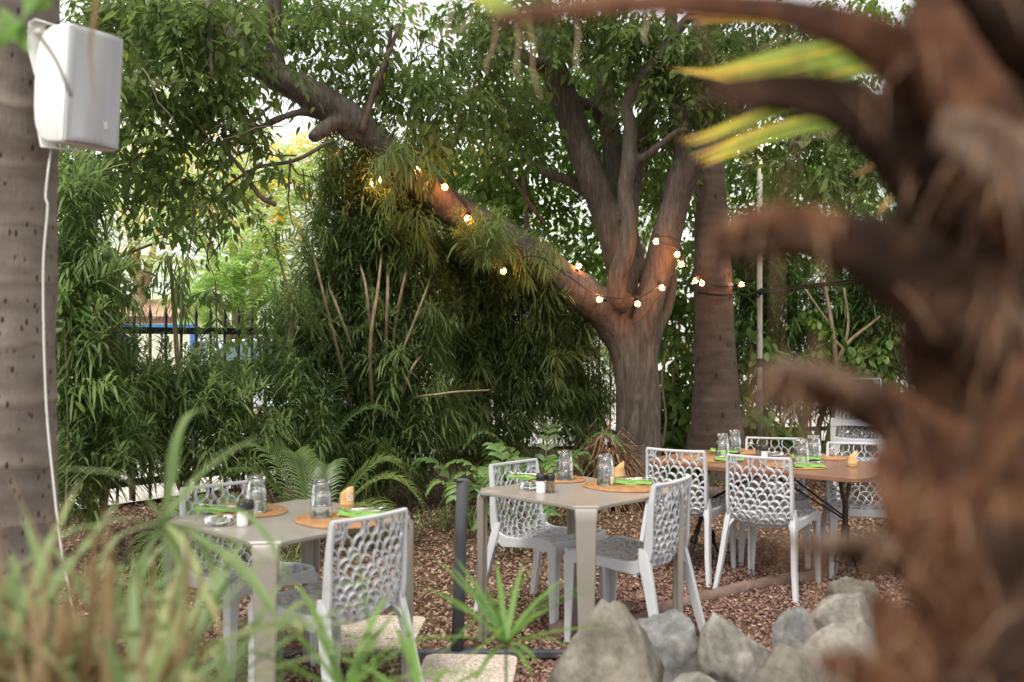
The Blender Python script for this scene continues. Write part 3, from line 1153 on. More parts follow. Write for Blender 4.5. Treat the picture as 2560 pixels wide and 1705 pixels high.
CHAIR_GROUP = "grey white lattice garden chairs"
chair0 = make_chair("nearest grey white lattice chair, its back to us at the left taupe table", CHAIR_GROUP)
CK = children_of(chair0)
chair0.location = (-.739, 4.044, 0)
chair0.rotation_euler = (0, 0, math.radians(50.4))
for (x, y, a, lab) in [
    (-1.219, 4.563, 225.9, "grey white lattice chair on the far left, beyond the left taupe table"),
    (.584, 4.987, 54.5, "grey white lattice chair with its back to the boulders at the middle table"),
    (.190, 5.448, 228.6, "shaded grey white lattice chair just behind the black post at the middle table"),
    (1.150, 6.445, 328.3, "grey white lattice chair at the wooden table, just right of the ficus trunk"),
    (1.585, 6.07, 326.4, "grey white lattice chair showing its whole back at the near side of the wooden table"),
    (1.785, 6.774, 165.0, "grey white lattice chair facing us across the wooden table below the far palm trunk"),
    (2.259, 6.422, 168.0, "grey white lattice chair facing us at the wooden table, behind the bamboo holder"),
]:
    copy_tree(chair0, CK, (x, y, 0), math.radians(a), lab, CHAIR_GROUP)
for i, lab in enumerate(["lowest lattice chair of the stack behind the brown frond bases on the right",
                         "middle lattice chair of the stack behind the brown frond bases on the right",
                         "topmost lattice chair of the stack, its rim seen between two brown frond bases"]):
    copy_tree(chair0, CK, (3.22 - .015 * i, 9.1 + .04 * i, .165 * i), math.radians(158), lab, "stacked lattice chairs")

# ================================================================== TABLES
HT = .75


def taupe_table(loc, yaw, label):
    root = empty("square_table", loc, label, "table", "square taupe plastic tables", yaw)
    h = .385
    c = .075
    poly = []
    for (sx, sy) in ((-1, -1), (1, -1), (1, 1), (-1, 1)):
        # walk each corner: side point, small outward bow, chamfer
        a = [(sx * (h - .20), sy * (h - .012)), (sx * (h - .13), sy * (h - .006)), (sx * (h - c), sy * (h + .006))]
        b = [(sx * (h + .006), sy * (h - c)), (sx * (h - .006), sy * (h - .13)), (sx * (h - .012), sy * (h - .20))]
        seq = a + b
        if sx * sy > 0:
            seq = [(q[0], q[1]) for q in seq]
            poly += list(reversed(seq)) if False else seq
        else:
            poly += list(reversed([(q[0], q[1]) for q in seq]))
    # order by angle so the outline is simple
    poly = sorted(poly, key=lambda q: math.atan2(q[1], q[0]))
    mb = MB()
    rings = []
    for (k, z) in ((.985, HT - .020), (1.0, HT - .016), (1.0, HT - .004), (.994, HT)):
        rings.append([(x * k, y * k, z) for x, y in poly])
    mb.loft(rings)
    o = mb.build("tabletop", M['taupe'], root, smooth=False)
    for (sx, sy) in ((-1, -1), (1, -1), (1, 1), (-1, 1)):
        D = Vector((sx, sy, 0)).normalized()
        S = Vector((-D.y, D.x, 0))
        rc = (h * math.sqrt(2) - c / math.sqrt(2)) + .004
        mb = MB()
        secs = []
        path = [(rc - .11, HT - .012, .060, .013, 0.0), (rc - .05, HT - .012, .056, .015, 0.05), (rc - .018, HT - .016, .052, .018, .45), (rc - .004, HT - .034, .050, .019, 1.1),
                (rc - .002, HT - .07, .047, .018, PI / 2), (rc - .002, .45, .042, .016, PI / 2), (rc - .002, 0.0, .031, .012, PI / 2)]
        for (r, z, w, t, ang) in path:
            nrm = D * math.sin(ang) + Vector((0, 0, 1)) * math.cos(ang)
            secs.append((D * r + Vector((0, 0, z)), S * w, nrm * t))
        mb.rectloft(secs, .005)
        # inner stiffening rib down the leg
        mb.rectloft([(D * (rc - .022) + Vector((0, 0, z)), S * w, D * .012) for z, w in ((HT - .03, .020), (.4, .016), (.002, .012))], .003)
        sharp(mb.build("leg", M['taupe'], root), 40)
    return root


T1, T1Y = (-.925, 4.16, 0), math.radians(47)
T2, T2Y = (.338, 4.95, 0), math.radians(44.3)
taupe_table(T1, T1Y, "square taupe plastic table at the left, half hidden by blurred grass")
taupe_table(T2, T2Y, "square taupe plastic table in the middle, beside the black post")

T3Y = math.radians(-37.5)
T3 = (1.667, 6.408, 0)
H3 = .71


def wood_table():
    root = empty("folding_table", T3, "long reddish wooden table with rounded corners on black iron legs", "table", None, T3Y)
    L, Wd = 1.46, .84
    poly = rounded([(-L / 2, -Wd / 2), (L / 2, -Wd / 2), (L / 2, Wd / 2), (-L / 2, Wd / 2)], .12, 8)
    mb = MB()
    mb.loft([[(x * k, y * k, z) for x, y in poly] for k, z in ((.99, H3 - .030), (1, H3 - .026), (1, H3 - .004), (.996, H3))])
    o = mb.build("tabletop", M['wood'], root, smooth=False)
    o.data.materials.append(M['wood_edge'])
    for p in o.data.polygons:
        if abs(p.normal.z) < .7:
            p.material_index = 1
    for sx in (-1, 1):
        mb = MB()
        x = sx * (L / 2 - .25)
        # one forged post per end: a Y fork under the top, two curved feet below
        mb.tube([(x, 0, .53), (x, 0, .30)], .019, 8)
        mb.tube([(x, 0, .36), (x, 0, .315)], .028, 8)
        for sy in (-1, 1):
            up = catmull([(x, sy * .005, .50), (x, sy * .05, .56), (x, sy * .075, .62), (x, sy * .085, H3 - .032)], 5)
            mb.tube(up, .014, 6)
            dn = catmull([(x, sy * .005, .34), (x, sy * .05, .27), (x, sy * .13, .17), (x, sy * .17, .10), (x, sy * .27, 0.0)], 6)
            mb.tube(dn, [.019 + .004 * math.sin(i * .9) - .0004 * i for i in range(len(dn))], 7)
            mb.tube([(x, sy * .115, .19), (x, sy * .14, .155)], .026, 8)
        mb.tube([(x, -.36, H3 - .030), (x, .36, H3 - .030)], .011, 6)
        sharp(mb.build("leg", M['iron'], root), 50)
    mb = MB()
    for sy in (-1, 1):
        mb.tube([(-L / 2 + .25, sy * .02, .40), (.0, sy * .1, .67)], .006, 5)
        mb.tube([(L / 2 - .25, sy * .02, .40), (.0, sy * .1, .67)], .006, 5)
    mb.build("brace", M['iron'], root)


wood_table()

# ------------------------------------------------------------------ table ware
def placemat_mesh():
    mb = MB()
    n = 72
    a, b = .205, .152
    rings = []
    for (k, z) in ((.985, 0), (1.0, .002), (1.0, .005), (.99, .0075), (.6, .0082), (.02, .0082)):
        ring = []
        for j in range(n):
            th = 2 * PI * j / n
            sc = 1 + (.006 if j % 2 else -.002) * (1 if k > .9 else 0)
            ring.append((a * k * sc * math.cos(th), b * k * sc * math.sin(th), z))
        rings.append(ring)
    mb.loft(rings)
    return mb.mesh("placemat", M['weave'])


MAT_ME = placemat_mesh()


def tumbler_mesh():
    """fluted tumbler standing upside down: wide plain mouth below, narrow fluted base above"""
    n = 30
    prof_o = [(.0445, 0), (.0450, .004), (.0425, .044), (.0405, .050), (.0400, .054), (.0350, .100), (.0335, .106), (.026, .108), (.004, .1075)]
    prof_i = [(.004, .092), (.027, .092), (.0310, .088), (.0350, .052), (.0385, .040), (.0415, .004), (.0425, 0)]
    mb = MB()
    rings = []
    for k, (r, z) in enumerate(prof_o + prof_i):
        ring = []
        for j in range(n):
            fl = (.0018 if j % 3 == 0 else -.0009) if (k < 9 and .052 < z < .103) else 0
            rr = max(r + fl, .001)
            ring.append((rr * math.cos(2 * PI * j / n), rr * math.sin(2 * PI * j / n), z))
        rings.append(ring)
    mb.loft(rings, cap=False)
    m = len(rings)
    # close the two centre holes and the rim
    f = [tuple((m - 1) * n + (j + 1) % n if q == 1 else (m - 1) * n + j if q == 0 else (j + 1) % n if q == 2 else j for q in (0, 1, 2, 3)) for j in range(n)]
    mb.f += [tuple(ff) for ff in f]
    return mb.mesh("tumbler", M['glass'])


TUMB_ME = tumbler_mesh()


def napkin_mesh():
    mb = MB()
    # soft folded pocket: three thin layers, long edge lifted
    for i, (dx, dy, z, t) in enumerate(((0, 0, .001, .004), (.004, .006, .006, .004), (-.002, .012, .011, .004))):
        pts = []
        w, l = .072 - .010 * i, .19 - .004 * i
        nn = 9
        top, bot = [], []
        for a in range(nn):
            x = -l / 2 + l * a / (nn - 1) + dx
            sag = .004 * math.sin(a * 1.3 + i) + .006 * (abs(x) / l * 2) ** 3
            for y in (-w / 2, -w / 6, w / 6, w / 2):
                top.append((x + .12 * y, y + dy, z + t + sag + (.004 if y < -w / 3 else 0)))
                bot.append((x + .12 * y, y + dy, z + sag))
        V = top + bot
        o = len(top)
        f = []
        for a in range(nn - 1):
            for q in range(3):
                k = a * 4 + q
                f.append((k, k + 4, k + 5, k + 1))
                f.append((o + k, o + k + 1, o + k + 5, o + k + 4))
        edge = [a * 4 for a in range(nn)] + [(nn - 1) * 4 + q for q in (1, 2, 3)] + [a * 4 + 3 for a in range(nn - 2, -1, -1)] + [2, 1]
        for a in range(len(edge)):
            k0, k1 = edge[a], edge[(a + 1) % len(edge)]
            f.append((k0, o + k0, o + k1, k1))
        mb.add(V, f)
    return mb.mesh("napkin", M['napkin'], smooth=False)


NAP_ME = napkin_mesh()


def fork_mesh():
    mb = MB()
    path = [(-.095, 0, .003), (-.05, 0, .004), (0, 0, .006), (.04, 0, .009), (.055, 0, .008)]
    mb.rectloft([(p, Vector((0, w, 0)), Vector((0, 0, .0012))) for p, w in zip(path, (.0085, .006, .0035, .004, .011))], .0006)
    for y in (-.009, -.003, .003, .009):
        mb.rectloft([((.055, y, .008), Vector((0, .0017, 0)), Vector((0, 0, .001))), ((.075, y, .009), Vector((0, .0016, 0)), Vector((0, 0, .001))), ((.1, y, .018), Vector((0, .001, 0)), Vector((0, 0, .0008)))], .0004)
    return mb.mesh("fork", M['steel'])


def knife_mesh():
    mb = MB()
    mb.rectloft([((-.10, 0, .004), Vector((0, .008, 0)), Vector((0, 0, .002))), ((-.02, 0, .004), Vector((0, .006, 0)), Vector((0, 0, .002))), ((0, 0, .004), Vector((0, .005, 0)), Vector((0, 0, .0018))),
                 ((.01, .001, .004), Vector((0, .009, 0)), Vector((0, 0, .0009))), ((.07, .001, .004), Vector((0, .0095, 0)), Vector((0, 0, .0007))), ((.1, -.004, .004), Vector((0, .003, 0)), Vector((0, 0, .0005)))], .0005)
    return mb.mesh("knife", M['steel'])


FORK_ME, KNIFE_ME = fork_mesh(), knife_mesh()


def shaker(loc, fill, label, cat):
    root = empty("spice_shaker", loc, label, cat, "salt and pepper shakers")
    mb = MB()
    mb.lathe([(.001, .0), (.0205, .0), (.0222, .003), (.0215, .03), (.0195, .058), (.019, .064), (.001, .064)], 24)
    mb.build("jar", fill, root)
    mb = MB()
    prof = [(.0195, .060), (.0225, .062), (.0235, .070), (.0235, .084), (.0215, .092), (.017, .095), (.001, .0955)]
    rings = []
    n = 40
    for (r, z) in prof:
        rings.append([((r + (.0006 if j % 2 else 0)) * Vector((math.cos(2 * PI * j / n), math.sin(2 * PI * j / n), 0)) + Vector((0, 0, z))) for j in range(n)])
    mb.loft(rings, cap=True)
    mb.build("cap", M['cap'], root)
    return root


def bamboo(loc, rz, label, lettered=True):
    root = empty("bamboo_holder", loc, label, "holder", "slant cut bamboo card holders", rz)
    n = 28
    r, ri = .031, .026
    def top(j):
        return .076 + .024 * math.sin(2 * PI * j / n)
    mb = MB()
    lev = [(0, 1.0), (.006, 1.02), (.016, 1.0), (.019, 1.05), (.023, 1.04), (.027, .98), (.06, .98)]
    rings = [[(r * k * math.cos(2 * PI * j / n), r * k * math.sin(2 * PI * j / n), z) for j in range(n)] for z, k in lev]
    rings.append([(r * math.cos(2 * PI * j / n), r * math.sin(2 * PI * j / n), top(j)) for j in range(n)])
    rings.append([(ri * math.cos(2 * PI * j / n), ri * math.sin(2 * PI * j / n), top(j) - .001) for j in range(n)])
    rings.append([(ri * math.cos(2 * PI * j / n), ri * math.sin(2 * PI * j / n), .03) for j in range(n)])
    mb.loft(rings)
    mb.build("cup", M['bamboo'], root)
    if lettered:
        # white lettering wrapped on the outside of the cane
        cu = bpy.data.curves.new("lettering", 'FONT')
        cu.body = "Oa"
        cu.size = .030
        cu.extrude = .0
        cu.resolution_u = 3
        tmp = bpy.data.objects.new("tmp_text", cu)
        link(tmp)
        bpy.context.view_layer.update()
        me = bpy.data.meshes.new_from_object(tmp.evaluated_get(bpy.context.evaluated_depsgraph_get()))
        bpy.data.objects.remove(tmp)
        bm = bmesh.new()
        bm.from_mesh(me)
        for x0, x1, y0, y1 in ((.004, .040, -.009, -.006),):
            vs = [bm.verts.new((x, y, 0)) for x, y in ((x0, y0), ((x0 + x1) / 2, y0 + .001), (x1, y0 + .002), (x1, y1 + .002), ((x0 + x1) / 2, y1 + .001), (x0, y1))]
            bm.faces.new((vs[0], vs[1], vs[4], vs[5]))
            bm.faces.new((vs[1], vs[2], vs[3], vs[4]))
        bmesh.ops.triangulate(bm, faces=bm.faces[:])
        bmesh.ops.subdivide_edges(bm, edges=bm.edges[:], cuts=2)
        for v in bm.verts:
            a = (v.co.x - .02) / r
            v.co = Vector(((r * .98 + .0012) * math.sin(a), -(r * .98 + .0012) * math.cos(a), .047 + v.co.y))
        bm.to_mesh(me)
        bm.free()
        me.materials.clear()
        me.materials.append(M['white_print'])
        lt = obj("lettering", me, root)
        lt.rotation_euler = (0, 0, -rz + math.radians(40))
    return root


def ashtray(loc, label):
    mb = MB()
    n = 40
    prof = [(.001, .004), (.043, .004), (.046, .010), (.050, .028), (.053, .030), (.056, .028), (.057, .004), (.054, 0), (.001, 0)]
    rings = []
    for (r, z) in prof:
        ring = []
        for j in range(n):
            zz = z - (.008 if z > .02 and j % 10 in (0, 1) else 0)
            rr = r + (.0008 if r > .055 and j % 2 else 0)
            ring.append((rr * math.cos(2 * PI * j / n), rr * math.sin(2 * PI * j / n), zz))
        rings.append(ring)
    mb.loft(rings, cap=False)
    o = mb.build("ashtray", M['glass'])
    o.location = loc
    return tag(o, label, "ashtray", "round glass ashtrays")


EPS = .0006


def put(name, me, p, z, rz, label, cat, group):
    o = obj(name, me, None, (p.x, p.y, z + EPS), (0, 0, rz))
    return tag(o, label, cat, group)


def setting(tname, matpx, glasspx, nappx, yaw, who, napyaw):
    """one cover: mat, two nested tumblers, napkin with fork and knife"""
    z = H3 if tname == "t3" else HT
    p = onplane(*matpx, z)
    put("placemat", MAT_ME, p, z, yaw, f"oval woven rattan placemat {who}", "placemat", "oval rattan placemats")
    z2 = z + .0085
    g = onplane(*glasspx, z2)
    put("tumbler", TUMB_ME, g, z2, R.random(), f"lower upturned glass {who}", "glass", "upturned glass tumblers")
    put("tumbler", TUMB_ME, g, z2 + .047, R.random(), f"upper upturned glass {who}", "glass", "upturned glass tumblers")
    q = onplane(*nappx, z2)
    put("napkin", NAP_ME, q, z2, napyaw, f"folded lime green napkin {who}", "napkin", "folded lime green napkins")
    d = Vector((math.cos(napyaw + PI / 2), math.sin(napyaw + PI / 2), 0)) * .014
    put("fork", FORK_ME, q + d, z2 + .022, napyaw + .06, f"steel fork {who}", "fork", "forks on napkins")
    put("knife", KNIFE_ME, q - d * .6, z2 + .022, napyaw - .05, f"steel knife {who}", "knife", "knives on napkins")


setting("t1", (619, 1277), (642, 1280), (546, 1279), T1Y + PI / 2, "on the left taupe table, beside the shakers", T1Y + PI / 2 + .5)
setting("t1", (842, 1304), (803, 1292), (905, 1290), T1Y + PI / 2, "on the left taupe table, beside the bamboo holder", T1Y - .9)
setting("t2", (1378, 1197), (1412, 1199), (1316, 1197), T2Y + PI / 2, "on the middle taupe table, behind the shakers", T2Y + PI / 2 + .5)
setting("t2", (1548, 1219), (1514, 1211), (1584, 1210), T2Y + PI / 2, "on the middle taupe table, beside the bamboo holder", T2Y - .9)
setting("t3", (1765, 1148), (1806, 1141), (1822, 1151), T3Y, "on the wooden table, nearest the ficus trunk", T3Y + .7)
setting("t3", (1848, 1129), (1836, 1130), (1812, 1131), T3Y, "on the wooden table, below the far palm trunk", T3Y + .2)
setting("t3", (1985, 1166), (2004, 1158), (2022, 1168), T3Y, "on the wooden table, before the chair showing its whole back", T3Y + .7)
setting("t3", (2050, 1143), (2035, 1147), (2018, 1148), T3Y, "on the wooden table, before the chair by the bamboo holder", T3Y + .2)

for (px, py, f, lab) in [
    (606, 1315, 'salt', "salt shaker with black cap on the left taupe table"),
    (621, 1308, 'pepper', "pepper shaker behind the salt on the left taupe table"),
    (1352, 1233, 'salt', "salt shaker with black cap on the middle taupe table"),
    (1376, 1232, 'pepper', "pepper shaker beside the salt on the middle taupe table"),
    (1911, 1150, 'salt', "salt shaker with black cap on the wooden table"),
    (1897, 1147, 'pepper', "pepper shaker beside the salt on the wooden table")]:
    hz_ = H3 if px > 1700 else HT
    p = onplane(px, py, hz_)
    shaker((p.x, p.y, hz_ + EPS), M[f], lab, "shaker")
for (px, py, rz, lt, lab) in [
    (867, 1271, -2.2, True, "slant cut bamboo holder with white lettering on the left taupe table"),
    (1546, 1199, -1.9, False, "plain slant cut bamboo holder on the middle taupe table in front of the trunk"),
    (2131, 1166, -2.2, True, "slant cut bamboo holder with white lettering on the wooden table")]:
    hz_ = H3 if px > 1700 else HT
    p = onplane(px, py, hz_)
    bamboo((p.x, p.y, hz_ + EPS), rz, lab, lt)
for (px, py, lab) in [(548, 1311, "round clear glass ashtray on the left taupe table"), (1325, 1223, "round clear glass ashtray on the middle taupe table"), (1936, 1141, "round clear glass ashtray on the wooden table")]:
    hz_ = H3 if px > 1700 else HT
    p = onplane(px, py, hz_)
    ashtray((p.x, p.y, hz_ + EPS), lab)

# ================================================================== POST
pt = empty("bollard", (-.247, 4.70, 0), "weathered black post standing on a flat foot beside the middle table", "post")
mb = MB()
mb.tube([(-.012, 0, .03), (.0, 0, .40), (.014, 0, .832), (.014, 0, .84)], [.030, .029, .029, .026], 16)
mb.build("shaft", M['post'], pt)
mb = MB()
mb.lathe([(.001, .028), (.030, .028), (.036, .036), (.024, .036)], 16, c=(.0, 0, .80))
mb.build("cap", M['cap'], pt)
mb = MB()
mb.lathe([(.001, .0), (.10, .0), (.102, .018), (.05, .030), (.001, .032)], 20)
mb.tube([(0, 0, .005), (0, 0, -.06)], .04, 10)
mb.build("foot", M['post'], pt)

# ================================================================== ROCKS
def rock(c, size, material, seed, label, peak=0.0, tilt=0.0):
    bm = bmesh.new()
    bmesh.ops.create_icosphere(bm, subdivisions=5, radius=1)
    rg = random.Random(seed)
    planes = [(Vector((rg.gauss(0, 1), rg.gauss(0, 1), rg.gauss(0, .7))).normalized(), rg.uniform(.60, .84)) for _ in range(9)]
    off = Vector((seed * 3.1, seed * 1.7, 0))
    for v in bm.verts:
        p = v.co.copy()
        for nrm, dd in planes:
            e = p.dot(nrm) - dd
            if e > 0:
                p -= nrm * (e * .93)
        k = 1.16 + .12 * mnoise.noise(p * 1.4 + off) + .06 * mnoise.noise(p * 4 + off) + .03 * mnoise.noise(p * 10 + off) + .012 * mnoise.noise(p * 25 + off)
        p *= k
        if peak and p.z > 0:
            s = 1 - peak * p.z
            p.x *= s
            p.y *= s
            p.z *= 1.1
        v.co = Vector((p.x * size[0], p.y * size[1], p.z * size[2]))
    for ax in (0, 1):
        m_ = max(abs(v.co[ax]) for v in bm.verts)
        for v in bm.verts:
            v.co[ax] *= size[ax] / m_
    m_ = max(v.co.z for v in bm.verts)
    for v in bm.verts:
        v.co.z *= size[2] / m_
    me = bpy.data.meshes.new("boulder")
    bm.to_mesh(me)
    bm.free()
    for p in me.polygons:
        p.use_smooth = True
    me.materials.append(material)
    o = obj("boulder", me, None, c, (0, tilt, rg.uniform(-.4, .4)))
    return tag(o, label, "boulder", "grey boulders edging the gravel")


def rock_at(px, ytop, wpx, d, material, seed, label, peak=0.0, tilt=0.0):
    top = W(px, ytop, d)
    hw = wpx / 2 / F_PX * d
    zc = top.z * .45
    return rock((top.x, top.y + .05, zc), (hw * 1.12, hw * 1.15, top.z - zc), material, seed, label, peak, tilt)


rock_at(1530, 1500, 275, 3.6, M['rockA'], 3, "tall peaked brown grey boulder, the largest of the row", .5)
rock_at(1668, 1537, 165, 3.95, M['rockB'], 5, "smooth blue grey boulder beside the peaked one, touching a chair leg")
rock_at(1848, 1530, 180, 3.75, M['rockC'], 8, "pale veined boulder third along the row from the peaked one", .12, -.12)
rock_at(2005, 1527, 150, 3.95, M['rockB'], 12, "narrow grey boulder in the middle of the row at the gravel edge", .05)
rock_at(2135, 1488, 210, 4.15, M['rockC'], 15, "broad whitish boulder high on the right of the row")
rock_at(2140, 1440, 130, 4.7, M['rockA'], 18, "farthest boulder, beside the blurred brown palm")
rock_at(1945, 1612, 230, 3.25, M['rockA'], 21, "nearest brown boulder low at the bottom of the row", .1)
rock_at(1745, 1690, 150, 3.4, M['rockC'], 24, "pale flat boulder just showing at the bottom edge between two others")
rock_at(2140, 1570, 260, 3.35, M['rockC'], 27, "blotchy tan boulder in front of the brown frond bases")

# ================================================================== LEFT PALM, SPEAKER, CABLE
lp = empty("palm_tree", (-1.905, 3.62, 0), "thick ringed grey palm trunk at the left edge carrying the white loudspeaker", "palm tree")


def palm_trunk(parent, material, base, prof, lean, n=28, wob=.012):
    mb = MB()
    rings = []
    zmax = prof[-1][1]
    for i in range(int(zmax / .02) + 1):
        z = i * .02 - .03
        r = np.interp(z, [q[1] for q in prof], [q[0] for q in prof])
        ring = []
        for j in range(n):
            th = 2 * PI * j / n
            k = r * (1 + wob * mnoise.noise(Vector((math.cos(th) * 2, math.sin(th) * 2, z * 3))) * 3 + .02 * math.exp(-((((z + .01 * mnoise.noise(Vector((math.cos(th), math.sin(th), z * 2)))) % .115) - .02) / .014) ** 2))
            ring.append((k * math.cos(th) + lean[0] * z, k * math.sin(th) + lean[1] * z, z))
        rings.append(ring)
    mb.loft(rings)
    return mb.build("trunk", material, parent)


palm_trunk(lp, M['palmL'], None, [(.27, 0), (.235, .4), (.215, 1.0), (.208, 2.0), (.21, 3.6)], (.012, 0))

SP = W(232, 222, 3.42)
spk = empty("loudspeaker", SP, "white outdoor loudspeaker with pale grey grille strapped high on the left palm", "loudspeaker", None, math.radians(-52))
# local: +y is the front of the cabinet
sw, shh = .215, .40
side = []
for t in np.linspace(0, 1, 17):      # curved back seen from the side: (depth, height)
    a = -PI / 2 + PI * t
    side.append((-.05 - .125 * math.cos(a) ** .75 if abs(math.cos(a)) > 1e-6 else -.05, shh / 2 * math.copysign(abs(math.sin(a)) ** .55, math.sin(a))))
outl = [(0.0, -shh / 2 + .008), (-.008, -shh / 2)] + side[1:-1] + [(-.008, shh / 2), (0.0, shh / 2 - .008)]
mb = MB()
for (k, x) in ():
    pass
rings = []
for (x, ins) in ((-sw / 2, .012), (-sw / 2 + .004, .004), (-sw / 2 + .012, 0), (sw / 2 - .012, 0), (sw / 2 - .004, .004), (sw / 2, .012)):
    ring = []
    for (y, z) in outl:
        ring.append((x, y - math.copysign(min(ins, abs(y + .06)), y + .06) * .6, z - math.copysign(min(ins, abs(z)), z) * .8))
    rings.append(ring)
mb.loft(rings)
body = sharp(mb.build("cabinet", M['spk'], spk), 40)
mb = MB()
rings = []
for (ins, dz) in ((0, 0), (0, .012), (.006, .016), (.02, .017)):
    ring = []
    for i in range(9):
        ring.append((-sw / 2 + .006 + ins + (sw - .012 - 2 * ins) * i / 8, .0015 + dz + .018 * (1 - (i / 4 - 1) ** 2) * (1 if dz > 0 else 0), -shh / 2 + .008 + ins))
    for i in range(9):
        ring.append((sw / 2 - .006 - ins - (sw - .012 - 2 * ins) * i / 8, .0015 + dz + .018 * (1 - (i / 4 - 1) ** 2) * (1 if dz > 0 else 0), shh / 2 - .008 - ins))
    rings.append(ring)
mb.loft(rings, cap=False)
o = len(mb.v) - 18
for i in range(8):
    mb.f.append((o + i, o + i + 1, o + 16 - i, o + 17 - i))
gr = sharp(mb.build("grille", M['grille'], spk), 40)
mb = MB()
zz = [(-.010, .014), (.006, .012), (-.005, .003), (.008, .001), (-.003, -.008), (.006, -.013)]
for a, b in zip(zz[:-1], zz[1:]):
    mb.rectloft([((-.03 - a[0], .0335, -.125 + a[1]), Vector((0, .002, 0)), Vector((.0012, 0, .0016))), ((-.03 - b[0], .0335, -.125 + b[1]), Vector((0, .002, 0)), Vector((.0012, 0, .0016)))], .0003)
mb.build("emblem", M['spk'], gr)
mb = MB()
mb.rectloft([((.09, -.10, .204), Vector((.028, 0, 0)), Vector((0, 0, .002))), ((.09, -.165, .222), Vector((.028, 0, 0)), Vector((0, 0, .002))), ((.09, -.20, .215), Vector((.028, 0, 0)), Vector((0, .002, .002))), ((.09, -.205, .13), Vector((.026, 0, 0)), Vector((0, .002, 0))), ((.08, -.190, .04), Vector((.016, 0, 0)), Vector((0, .002, 0)))], .001)
mb.rectloft([((.05, -.205, -.10), Vector((.03, 0, 0)), Vector((0, .002, 0))), ((.05, -.16, -.205), Vector((.03, 0, 0)), Vector((0, .002, .002))), ((.03, -.03, -.214), Vector((.03, 0, 0)), Vector((0, 0, .002)))], .001)
mb.tube([(.09, -.16, .19), (.09, -.235, .19)], .012, 10)
sharp(mb.build("bracket", M['spk'], spk), 40)
spk.rotation_euler = (math.radians(-4), math.radians(0), math.radians(-122))

cb = MB()
cpts = [W(133, 345, 3.50), W(121, 420, 3.45), W(114, 492, 3.44), W(119, 520, 3.44), W(109, 640, 3.44), W(108, 760, 3.44), W(111, 900, 3.44), W(118, 1050, 3.44), W(133, 1200, 3.43), W(150, 1350, 3.42), W(178, 1500, 3.40), W(205, 1640, 3.38), W(220, 1860, 3.36)]
cb.tube(catmull(cpts, 5), .0032, 6)
tag(cb.build("speaker_cable", M['cable']), "thin white cable hanging down the palm trunk from the loudspeaker", "cable")

# ================================================================== FICUS (main tree)
fic = empty("ficus_tree", (1.2, 9.62, 0), "big forked ficus with a long limb leaning left, hung with lit bulbs", "tree")
FO = Vector(fic.location)


def limb(mb, spec, n=12, sub=5, wob=.0):
    """spec: (px, py, d, r_px)"""
    P, Rr = [], []
    for (px, py, d, r) in spec:
        P.append(W(px, py, d) - FO)
        Rr.append(r * d / F_PX)
    cp = catmull([tuple(p) + (r,) for p, r in zip(P, Rr)], sub)
    mb.tube([c[:3] for c in cp], [max(c[3], .004) for c in cp], n, wob=wob)


tm = MB()
limb(tm, [(1594, 1262, 9.62, 92), (1592, 1200, 9.62, 74), (1590, 1100, 9.62, 54), (1588, 1000, 9.62, 49), (1576, 910, 9.62, 46), (1556, 850, 9.62, 44), (1526, 800, 9.6, 44)], 18)
limb(tm, [(1625, 1255, 9.55, 40), (1622, 1120, 9.52, 34), (1618, 980, 9.55, 33), (1614, 900, 9.55, 30), (1616, 840, 9.55, 28)], 12)
limb(tm, [(1575, 1270, 9.45, 26), (1572, 1180, 9.40, 20), (1584, 1080, 9.40, 18), (1592, 1000, 9.45, 14)], 10)
limb(tm, [(1598, 930, 9.6, 36), (1608, 850, 9.56, 36), (1622, 770, 9.5, 36), (1641, 690, 9.5, 37), (1664, 600, 9.45, 38), (1690, 500, 9.4, 36), (1716, 420, 9.35, 38), (1740, 380, 9.3, 34)], 14)
limb(tm, [(1716, 425, 9.35, 30), (1705, 340, 9.4, 26), (1688, 240, 9.5, 22), (1676, 120, 9.7, 18), (1680, -60, 9.9, 14)])
limb(tm, [(1738, 385, 9.3, 27), (1790, 362, 9.2, 22), (1850, 310, 9.1, 19), (1930, 262, 8.9, 17), (2080, 240, 8.7, 14), (2200, 260, 8.5, 10)])
limb(tm, [(1560, 850, 9.62, 42), (1515, 790, 9.55, 45), (1468, 742, 9.4, 46), (1410, 698, 9.3, 44), (1340, 645, 9.15, 41), (1270, 598, 9.0, 39), (1190, 553, 8.85, 40), (1100, 500, 8.7, 41), (1010, 425, 8.55, 39), (930, 345, 8.4, 39), (860, 285, 8.25, 39), (770, 232, 8.1, 37), (690, 190, 8.0, 36), (600, 130, 7.9, 34), (540, 55, 7.85, 34), (490, -70, 7.8, 30)], 16)
limb(tm, [(1560, 760, 9.45, 30), (1543, 740, 9.35, 26), (1545, 690, 9.3, 22), (1566, 625, 9.28, 23), (1572, 545, 9.28, 20), (1562, 480, 9.3, 20), (1572, 420, 9.3, 21), (1576, 320, 9.3, 19), (1567, 265, 9.3, 18), (1600, 205, 9.25, 19), (1645, 140, 9.2, 16), (1700, 70, 9.1, 15), (1745, 20, 9.0, 12)], 12)
limb(tm, [(1567, 560, 9.75, 28), (1580, 460, 9.9, 24), (1610, 330, 10.1, 22), (1640, 210, 10.2, 17), (1660, 100, 10.3, 13)])
limb(tm, [(1570, 800, 9.75, 34), (1556, 690, 9.8, 36), (1525, 560, 9.85, 38), (1485, 455, 9.9, 37), (1445, 350, 9.95, 35), (1412, 250, 10, 35), (1380, 150, 10, 33), (1360, 60, 10.1, 28), (1350, -60, 10.2, 24)], 14)
limb(tm, [(1390, 180, 10, 22), (1345, 160, 9.9, 16), (1300, 135, 9.8, 13), (1250, 90, 9.7, 10), (1210, 40, 9.6, 8)])
